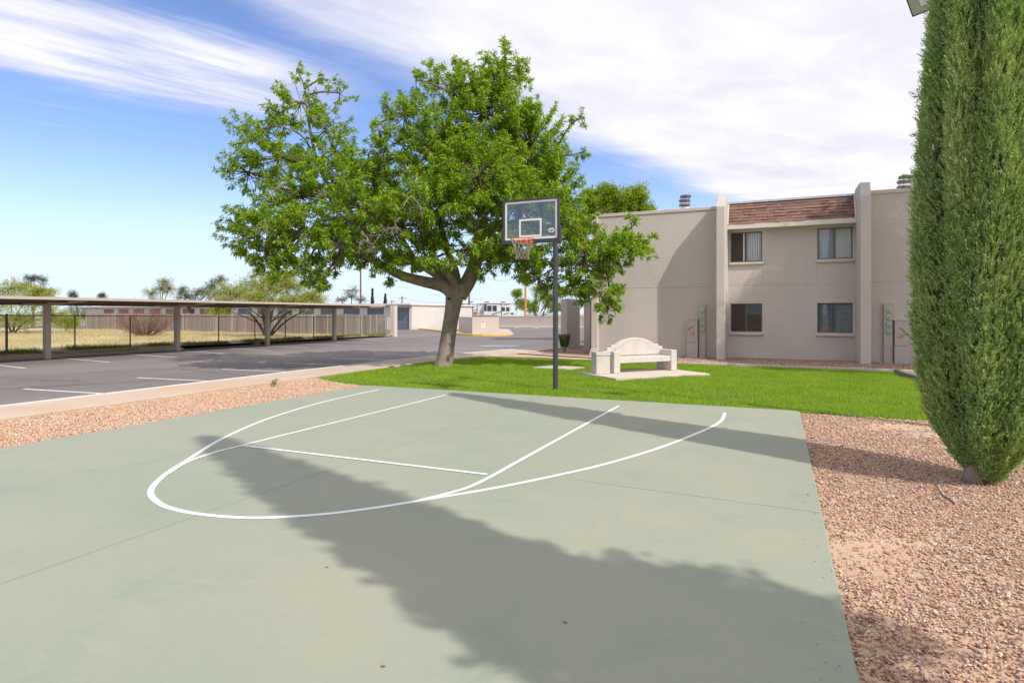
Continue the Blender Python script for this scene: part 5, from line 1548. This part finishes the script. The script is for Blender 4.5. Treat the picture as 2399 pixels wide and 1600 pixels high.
lobed_tree('acacia_tree', place(1236, 735, 100), [(-2.8, 0, 3.6, 1.7, 1.4, 1.2), (-1.0, 0, 3.0, 1.4, 1.2, 1.2), (1.6, 0, 4.3, 2.2, 1.5, 1.6), (3.0, 0, 3.0, 1.8, 1.5, 1.2), (.4, 0, 6.0, 2.2, 1.5, 1.3), (3.6, 0, 5.6, 1.8, 1.4, 1.2), (5.4, 0, 3.4, 1.6, 1.3, 1.3), (-3.6, 0, 5.4, 1.0, 1, .8)], 90, .28, .075, m_lime, 'yellow green tree clump behind the far wall around the orange pole', 'tree', 30, [(-1, 0, 3, .16), (1.5, 0, 3.4, .2)], .2, 5)
lobed_tree('ash_tree', (*place(1418, 700, 38)[:2], -0.1), [(-1.2, 0, 8.5, 1.7, 1.5, 1.2), (.4, 0, 8.6, 1.5, 1.4, 1.3), (1.2, 0, 9.2, .95, 1, 1.0), (-.6, 0, 9.4, .9, .9, .75), (1.7, 0, 8.0, .8, 1, 1.0), (-2.4, 0, 7.6, 1.2, 1.2, 1.2), (.2, .3, 7.2, 2.2, 1.6, 1.2), (-1.7, 0, 9.1, .8, .8, .7)], 130, .18, .055, m_lime, 'bright lime green tree rising behind the roof of the building', 'tree', 31, [(0, 0, 6.0, .22), (.6, 0, 6.2, .14)], .2, 6, m_bark)
lobed_tree('ash_tree', (9.6, 20.2, -0.05), [(0, 0, 11, 2.6, 2.6, 2.2), (-1.6, -.8, 9, 2.4, 2.2, 2.0), (1.8, .6, 9, 2.6, 2.4, 2.0), (0, 0, 13.2, 2.0, 2.0, 1.4), (0, .6, 7, 2.6, 2.4, 1.6)], 230, .30, .11, m_leaf, 'leafy ash tree off to the right, shading the end of the building', 'tree', 32, [(0, 0, 7.5, .26)], .25, 7, m_bark)
lobed_tree('ash_tree', (6.1, 0.15, -0.05), [(-.35, 1.3, 7.0, .62, .5, .45), (.15, 1.0, 6.9, .5, .45, .4), (-.75, 1.5, 6.7, .45, .45, .35)], 60, .15, .07, m_leaf, 'small ash tree beside the second cypress, just behind the viewpoint', 'tree', 33, [(.1, 1.1, 6.4, .09)], .10, 6, m_bark)
# two thin far cypresses and small spires
m_fcyp = island_mat('far_cypress', [(0.035, 0.06, 0.03), (0.05, 0.08, 0.035)], rough=.8)
for i, (u, Z, h, r_, lab) in enumerate(((855, 165, 8.6, .75, 'slim distant cypress left of the twin on the garage skyline'), (884.5, 165, 7.2, .85, 'slightly stouter distant cypress right of its twin on the garage skyline'))):
    p = place(u, 735, Z)
    t = thing('cypress_tree', p, lab, 'cypress', 'distant cypresses')
    r = np.random.default_rng(40 + i)
    z = r.uniform(.3, h, 1500); rr = r_ * np.clip((1 - (z / h)) * 1.25, 0.02, 1) * r.uniform(.5, 1, 1500); a = r.uniform(0, 6.28, 1500)
    pp_ = np.stack([rr * np.cos(a), rr * np.sin(a), z], 1)
    link_mesh('crown', leaf_mesh('crown', pp_, np.repeat(np.array([[0, 0, 1.0]]), 1500, 0), 3, .5, .16, r, .1, .7, 0, .05), m_fcyp, t)
    link_mesh('trunk', MB().tube([(0, 0, 0), (0, 0, h * .8)], [.15, .04], 6).mesh('trunk'), m_twig, t)

# bare shrub in the field
m_rtw = mat('reddish_twig', (0.27, 0.155, 0.125), (0.20, 0.115, 0.095), scale=8, rough=.9)
def bare_shrub(base, n, ht, spread, lab, seed):
    r = np.random.default_rng(seed)
    t = thing('bare_shrub', base, lab, 'shrub')
    lines = []
    for _ in range(n):
        a = r.uniform(0, 6.28); sp = spread * r.uniform(.15, 1) ** .7
        tip = np.array([math.cos(a) * sp, math.sin(a) * sp * .8, ht * r.uniform(.6, 1.05) * (1 - .35 * (sp / spread) ** 2)])
        ts = np.linspace(0, 1, 6)[:, None]
        mid = tip * np.array([.62, .62, .36]) + r.normal(size=3) * .06
        ln = 2 * mid * ts * (1 - ts) + tip * ts ** 2
        lines.append((ln, np.linspace(.026, .006, 6)))
        for _k in range(7):
            j = r.integers(2, 6); d = unit(tip + r.normal(size=3) * ht * .55 + np.array([0, 0, .3])); l2 = ht * r.uniform(.15, .38)
            l_ = ln[j] + d * ts * l2 + np.sin(ts * 3) * r.normal(size=3) * .03
            lines.append((l_, np.linspace(.008, .003, 6)))
            for _q in range(2):
                d2 = unit(d + r.normal(size=3) * .6); s_ = l_[r.integers(2, 6)]
                lines.append((s_ + d2 * ts * l2 * .6, np.linspace(.005, .002, 6)))
    V_, F_ = tubes_np(lines, 4)
    link_mesh('stems', np_mesh('stems', V_, F_, True), m_rtw, t)
bs = atZ(340.7, 789, 44.5)
bare_shrub((bs[0], bs[1], -0.10), 95, 2.1, 2.3, 'leafless reddish brown shrub fanning out in the dry field', 51)

# clipped shrub by the entry wall
cs = thing('clipped_shrub', (-8.62, 25.1, -0.02), 'small clipped green shrub on thin stems in front of the entry wall', 'shrub')
r = np.random.default_rng(61)
n = 1500
zz = r.uniform(.28, .80, n); aa = r.uniform(0, 6.28, n); rr = (0.15 + .13 * (zz - .28) / .52) * np.sqrt(r.uniform(.35, 1, n))
pp_ = np.stack([rr * np.cos(aa), rr * np.sin(aa), zz], 1)
link_mesh('crown', leaf_mesh('crown', pp_, unit(pp_ - np.array([0, 0, .45])), 4, .035, .02, r, .2, 1.4, 0, .015), island_mat('shrub_leaf', [(0.07, 0.12, 0.025), (0.11, 0.17, 0.035), (0.20, 0.25, 0.06)], rough=.5, trans=.25), cs)
k_ = MB()
for a in range(7):
    k_.tube([(0.05 * math.cos(a), .05 * math.sin(a), 0), (.12 * math.cos(a * .9), .12 * math.sin(a * .9), .5)], [.012, .006], 5)
link_mesh('stems', k_.mesh('stems'), m_twig, cs)

# ------------------------------------------------------------------ grass, dry grass, gravel, scraps
def in_poly(x, y, poly):
    ins = np.zeros(len(x), bool)
    j = len(poly) - 1
    for i in range(len(poly)):
        xi, yi = poly[i]; xj, yj = poly[j]
        c = ((yi > y) != (yj > y)) & (x < (xj - xi) * (y - yi) / (yj - yi + 1e-12) + xi)
        ins ^= c; j = i
    return ins
def in_view(x, y, pad=0.06):
    X = x * CT + y * ST; Z = -x * ST + y * CT
    return (Z > 0.4) & (np.abs(X / np.maximum(Z, .1)) < (1199.5 / FPX + pad))
def lump(x, y, s, ph=0.0):
    return (np.sin(x * 1.7 * s + 1.3 + ph) * np.sin(y * 1.9 * s + .4) + np.sin((x + y) * 1.1 * s + 2.1 + ph) + .7 * np.sin((x * .8 - y * 1.3) * 2.3 * s + ph)) / 2.7
rg = np.random.default_rng(100)
def blades(name, x, y, z, h, w, lean, m, label=None):
    n = len(x)
    a = rg.uniform(0, 6.28, n); dx, dy = np.cos(a), np.sin(a)
    la = rg.uniform(0, 6.28, n); lx, ly = np.cos(la) * lean * h * rg.random(n), np.sin(la) * lean * h * rg.random(n)
    V_ = np.stack([np.stack([x - dx * w / 2, y - dy * w / 2, z], 1), np.stack([x + dx * w / 2, y + dy * w / 2, z], 1), np.stack([x + lx, y + ly, z + h], 1)], 1).reshape(-1, 3)
    F_ = np.arange(n * 3).reshape(-1, 3)
    o = link_mesh(name, np_mesh(name, V_, F_), m)
    return tag(o, kind='stuff')
n = 520000
x = rg.uniform(-11.4, 7.5, n); y = rg.uniform(11.5, 21.4, n)
ok = in_poly(x, y, LAWN) & in_view(x, y) & ~in_poly(x, y, padp) & ~in_poly(x, y, [(-7.10, 17.50), (-5.90, 17.42), (-5.58, 18.2), (-6.72, 18.5)]) & (np.hypot(x - tb_[0], y - tb_[1]) > .36)
x, y = x[ok], y[ok]
x = x + rg.normal(size=len(x)) * .03; y = y + rg.normal(size=len(x)) * .025
hh = (0.046 + 0.024 * lump(x, y, 1.6) + 0.020 * lump(x, y, 5.0, 1.0)) * rg.uniform(.7, 1.35, len(x))
edge = np.clip((y - 11.62) / .12, 0.0, 1)
m_grass = island_mat('lawn_blade', [(0.105, 0.215, 0.012), (0.205, 0.355, 0.018), (0.300, 0.45, 0.024), (0.43, 0.52, 0.08)], rough=.5, trans=.35, tcol=(1.4, 1.5, .5), noise_scale=.8, ncol=(0.36, 0.48, 0.045))
blades('grass', x, y, np.full(len(x), -.036), np.maximum(hh, .02), rg.uniform(.005, .011, len(x)), .9, m_grass)
# dry field grass
n = 150000
x = rg.uniform(-66, -28.0, n); y = rg.uniform(8, 39, n)
ok = in_view(x, y) & (rg.random(n) < .30 + .45 * (lump(x, y, .6) + .5)) 
x, y = x[ok], y[ok]
m_dry = island_mat('dry_grass_blade', [(0.50, 0.39, 0.19), (0.61, 0.49, 0.26), (0.70, 0.59, 0.35), (0.48, 0.44, 0.19)], rough=.8, trans=.3, noise_scale=.4, ncol=(0.52, 0.46, 0.20))
blades('dry_grass', x, y, field_z(x, y) - .01, rg.uniform(.06, .22, len(x)) * (1 + .5 * lump(x, y, 1.0)), rg.uniform(.012, .03, len(x)), 1.0, m_dry)
n = 26000
y = rg.uniform(10, 39, n); x = -28.1 + np.abs(rg.normal(size=n)) * -.35
ok = lump(x, y, 1.1) > -.25
x, y = x[ok], y[ok]
m_weed = island_mat('fence_weed_blade', [(0.14, 0.20, 0.03), (0.22, 0.26, 0.05), (0.36, 0.32, 0.12)], rough=.7, trans=.3)
blades('fence_weeds', x, y, field_z(x, y) - .02, rg.uniform(.06, .28, len(x)), rg.uniform(.012, .025, len(x)), .8, m_weed)

# gravel
ICO = None
bm = bmesh.new(); bmesh.ops.create_icosphere(bm, subdivisions=1, radius=1.0)
IV = np.array([v.co[:] for v in bm.verts]); IF = np.array([[v.index for v in f.verts] for f in bm.faces]); bm.free()
OV = np.array([(1, 0, 0), (0, 1, 0), (-1, 0, 0), (0, -1, 0), (0, 0, 1), (0, 0, -1.0)]); OF = np.array([(0, 1, 4), (1, 2, 4), (2, 3, 4), (3, 0, 4), (1, 0, 5), (2, 1, 5), (3, 2, 5), (0, 3, 5)])
def stones(name, x, y, z, rad, m, BV, BF):
    n = len(x); k = len(BV)
    rr = rad[:, None, None] * np.stack([rg.uniform(.8, 1.55, n), rg.uniform(.65, 1.1, n), rg.uniform(.30, .62, n)], 1)[:, None, :]
    v = BV[None] * (1 + rg.uniform(-.38, .30, (n, k, 1))) * rr
    a = rg.uniform(0, 6.28, n); ca, sa = np.cos(a)[:, None], np.sin(a)[:, None]
    tl = rg.normal(size=(n, 1)) * .45
    vx, vy, vz = v[..., 0], v[..., 1], v[..., 2]
    vz2 = vz * np.cos(tl) + vx * np.sin(tl); vx2 = vx * np.cos(tl) - vz * np.sin(tl)
    X_ = vx2 * ca - vy * sa + x[:, None]; Y_ = vx2 * sa + vy * ca + y[:, None]; Z_ = vz2 + z[:, None]
    V_ = np.stack([X_, Y_, Z_], -1).reshape(-1, 3)
    F_ = (BF[None] + (np.arange(n) * k)[:, None, None]).reshape(-1, 3)
    return tag(link_mesh(name, np_mesh(name, V_, F_), m), kind='stuff')
m_gravel = island_mat('red_gravel', [(0.60, 0.41, 0.29), (0.26, 0.145, 0.12), (0.53, 0.34, 0.24), (0.66, 0.48, 0.35), (0.42, 0.25, 0.19), (0.57, 0.38, 0.25), (0.34, 0.235, 0.215), (0.70, 0.54, 0.42), (0.50, 0.295, 0.22), (0.62, 0.42, 0.27), (0.76, 0.66, 0.57)], rough=.8, spec=.25, interp='CONSTANT')
n = 330000
x = rg.uniform(0.35, 12, n); y = rg.uniform(1.5, 11.62, n)
ok = in_view(x, y, .03) & ~((x < 2.6) & (y > 11.52))
x, y = x[ok], y[ok]
bare = lump(x, y, .85, .6) + .5 * lump(x, y, 2.6, 2.0) + .22 * rg.normal(size=len(x))
ok = bare < .72
x, y = x[ok], y[ok]
Zc = -x * ST + y * CT
rad = rg.uniform(.0060, .0135, len(x)) * (1 + .6 * (rg.random(len(x)) < .06)) * np.where(Zc > 6.5, 1.15, 1.0)
z = -.040 + rad * .25 + rg.random(len(x)) * .008
nr = Zc < 5.2
stones('gravel', x[nr], y[nr], z[nr], rad[nr], m_gravel, OV, OF)
ds = ~nr & (rg.random(len(x)) < .75)
stones('gravel', x[ds], y[ds], z[ds], rad[ds] * 1.1, m_gravel, OV, OF)
n = 46000
x = rg.uniform(-11.4, -8.9, n); y = rg.uniform(2.5, 12.6, n)
ok = in_view(x, y) & in_poly(x, y, [(-11.30, -14), (-8.97, -14), (-8.97, 11.62), (-9.7, 11.75), (-10.6, 12.15), (-11.34, 12.55)])
x, y = x[ok], y[ok]
m_gravel2 = island_mat('tan_gravel', [(0.40, 0.225, 0.15), (0.52, 0.325, 0.215), (0.60, 0.41, 0.275), (0.47, 0.28, 0.20), (0.68, 0.52, 0.38), (0.56, 0.35, 0.22), (0.76, 0.62, 0.48)], rough=.8, spec=.25)
rad = rg.uniform(.011, .024, len(x))
stones('gravel', x, y, -.036 + rad * .25 + rg.random(len(x)) * .01, rad, m_gravel2, OV, OF)
n = 9000
x = rg.uniform(-6.5, 5, n); y = rg.uniform(20.9, 24.4, n)
ok = in_view(x, y) & (y > 21.2 - .03 * x)
x, y = x[ok], y[ok]
stones('bed_gravel', x, y, np.full(len(x), -.015), rg.uniform(.014, .03, len(x)), m_gravel, OV, OF)

# stones kicked onto the court along its edges
n = 130
x = np.concatenate([.33 - np.abs(rg.normal(size=n)) * .10, -8.92 + np.abs(rg.normal(size=60)) * .08]); y = np.concatenate([rg.uniform(2.2, 11.4, n), rg.uniform(3, 11.4, 60)])
stones('gravel', x, y, np.full(len(x), .004), rg.uniform(.003, .007, len(x)), m_gravel, OV, OF)

# little weed in the gravel by the walk, drip tube, fallen leaves
w0 = G(643, 903)
wd = thing('gravel_weed', (w0[0], w0[1], -.03), 'small green weed in the gravel at the walk edge', 'weed')
r = np.random.default_rng(77)
pw = np.array([[r.normal() * .05, r.normal() * .05, r.uniform(.02, .15)] for _ in range(34)])
link_mesh('leaves', leaf_mesh('leaves', pw, unit(pw + np.array([0, 0, .2])), 3, .06, .014, r, .2, 1.2, .1, .01), m_weed, wd)
k_ = MB()
for a in range(6): k_.tube([(0, 0, 0), (.05 * math.cos(a), .05 * math.sin(a), .14)], .003, 4)
link_mesh('stems', k_.mesh('stems'), m_weed, wd)
dp = [G(u, v, -.02) for u, v in ((2190, 1138), (2198, 1148), (2206, 1162), (2222, 1174), (2236, 1184))]
tag(MB().tube([(p[0], p[1], -.005) for p in dp], .007, 6).build('drip_tube', m_blk, smooth=True), 'thin black drip tube lying on the gravel by the cypress', 'tube')
m_fall = mat('fallen_leaf', (0.30, 0.17, 0.07), (0.20, 0.11, 0.05), scale=20)
lm = MB()
lm.v = [(0, 0, 0.002), (.014, .009, .006), (.034, 0, .003), (.014, -.009, .006), (.014, 0, .002)]
lm.f = [(0, 4, 1), (1, 4, 2), (2, 4, 3), (3, 4, 0)]
lme = lm.mesh('fallen_leaf', recalc=False)
for (u, v) in ((265, 1023), (1897, 1160), (2015, 1345), (760, 1330), (1420, 1054), (890, 1560), (1330, 1460)):
    p = G(u, v)
    o = link_mesh('fallen_leaf', lme, m_fall, loc=(p[0], p[1], .001), rotz=(u * 7 % 6.28))
    tag(o, 'tiny dry leaf lying on the green court', 'leaf', 'dry leaves scattered on the court')
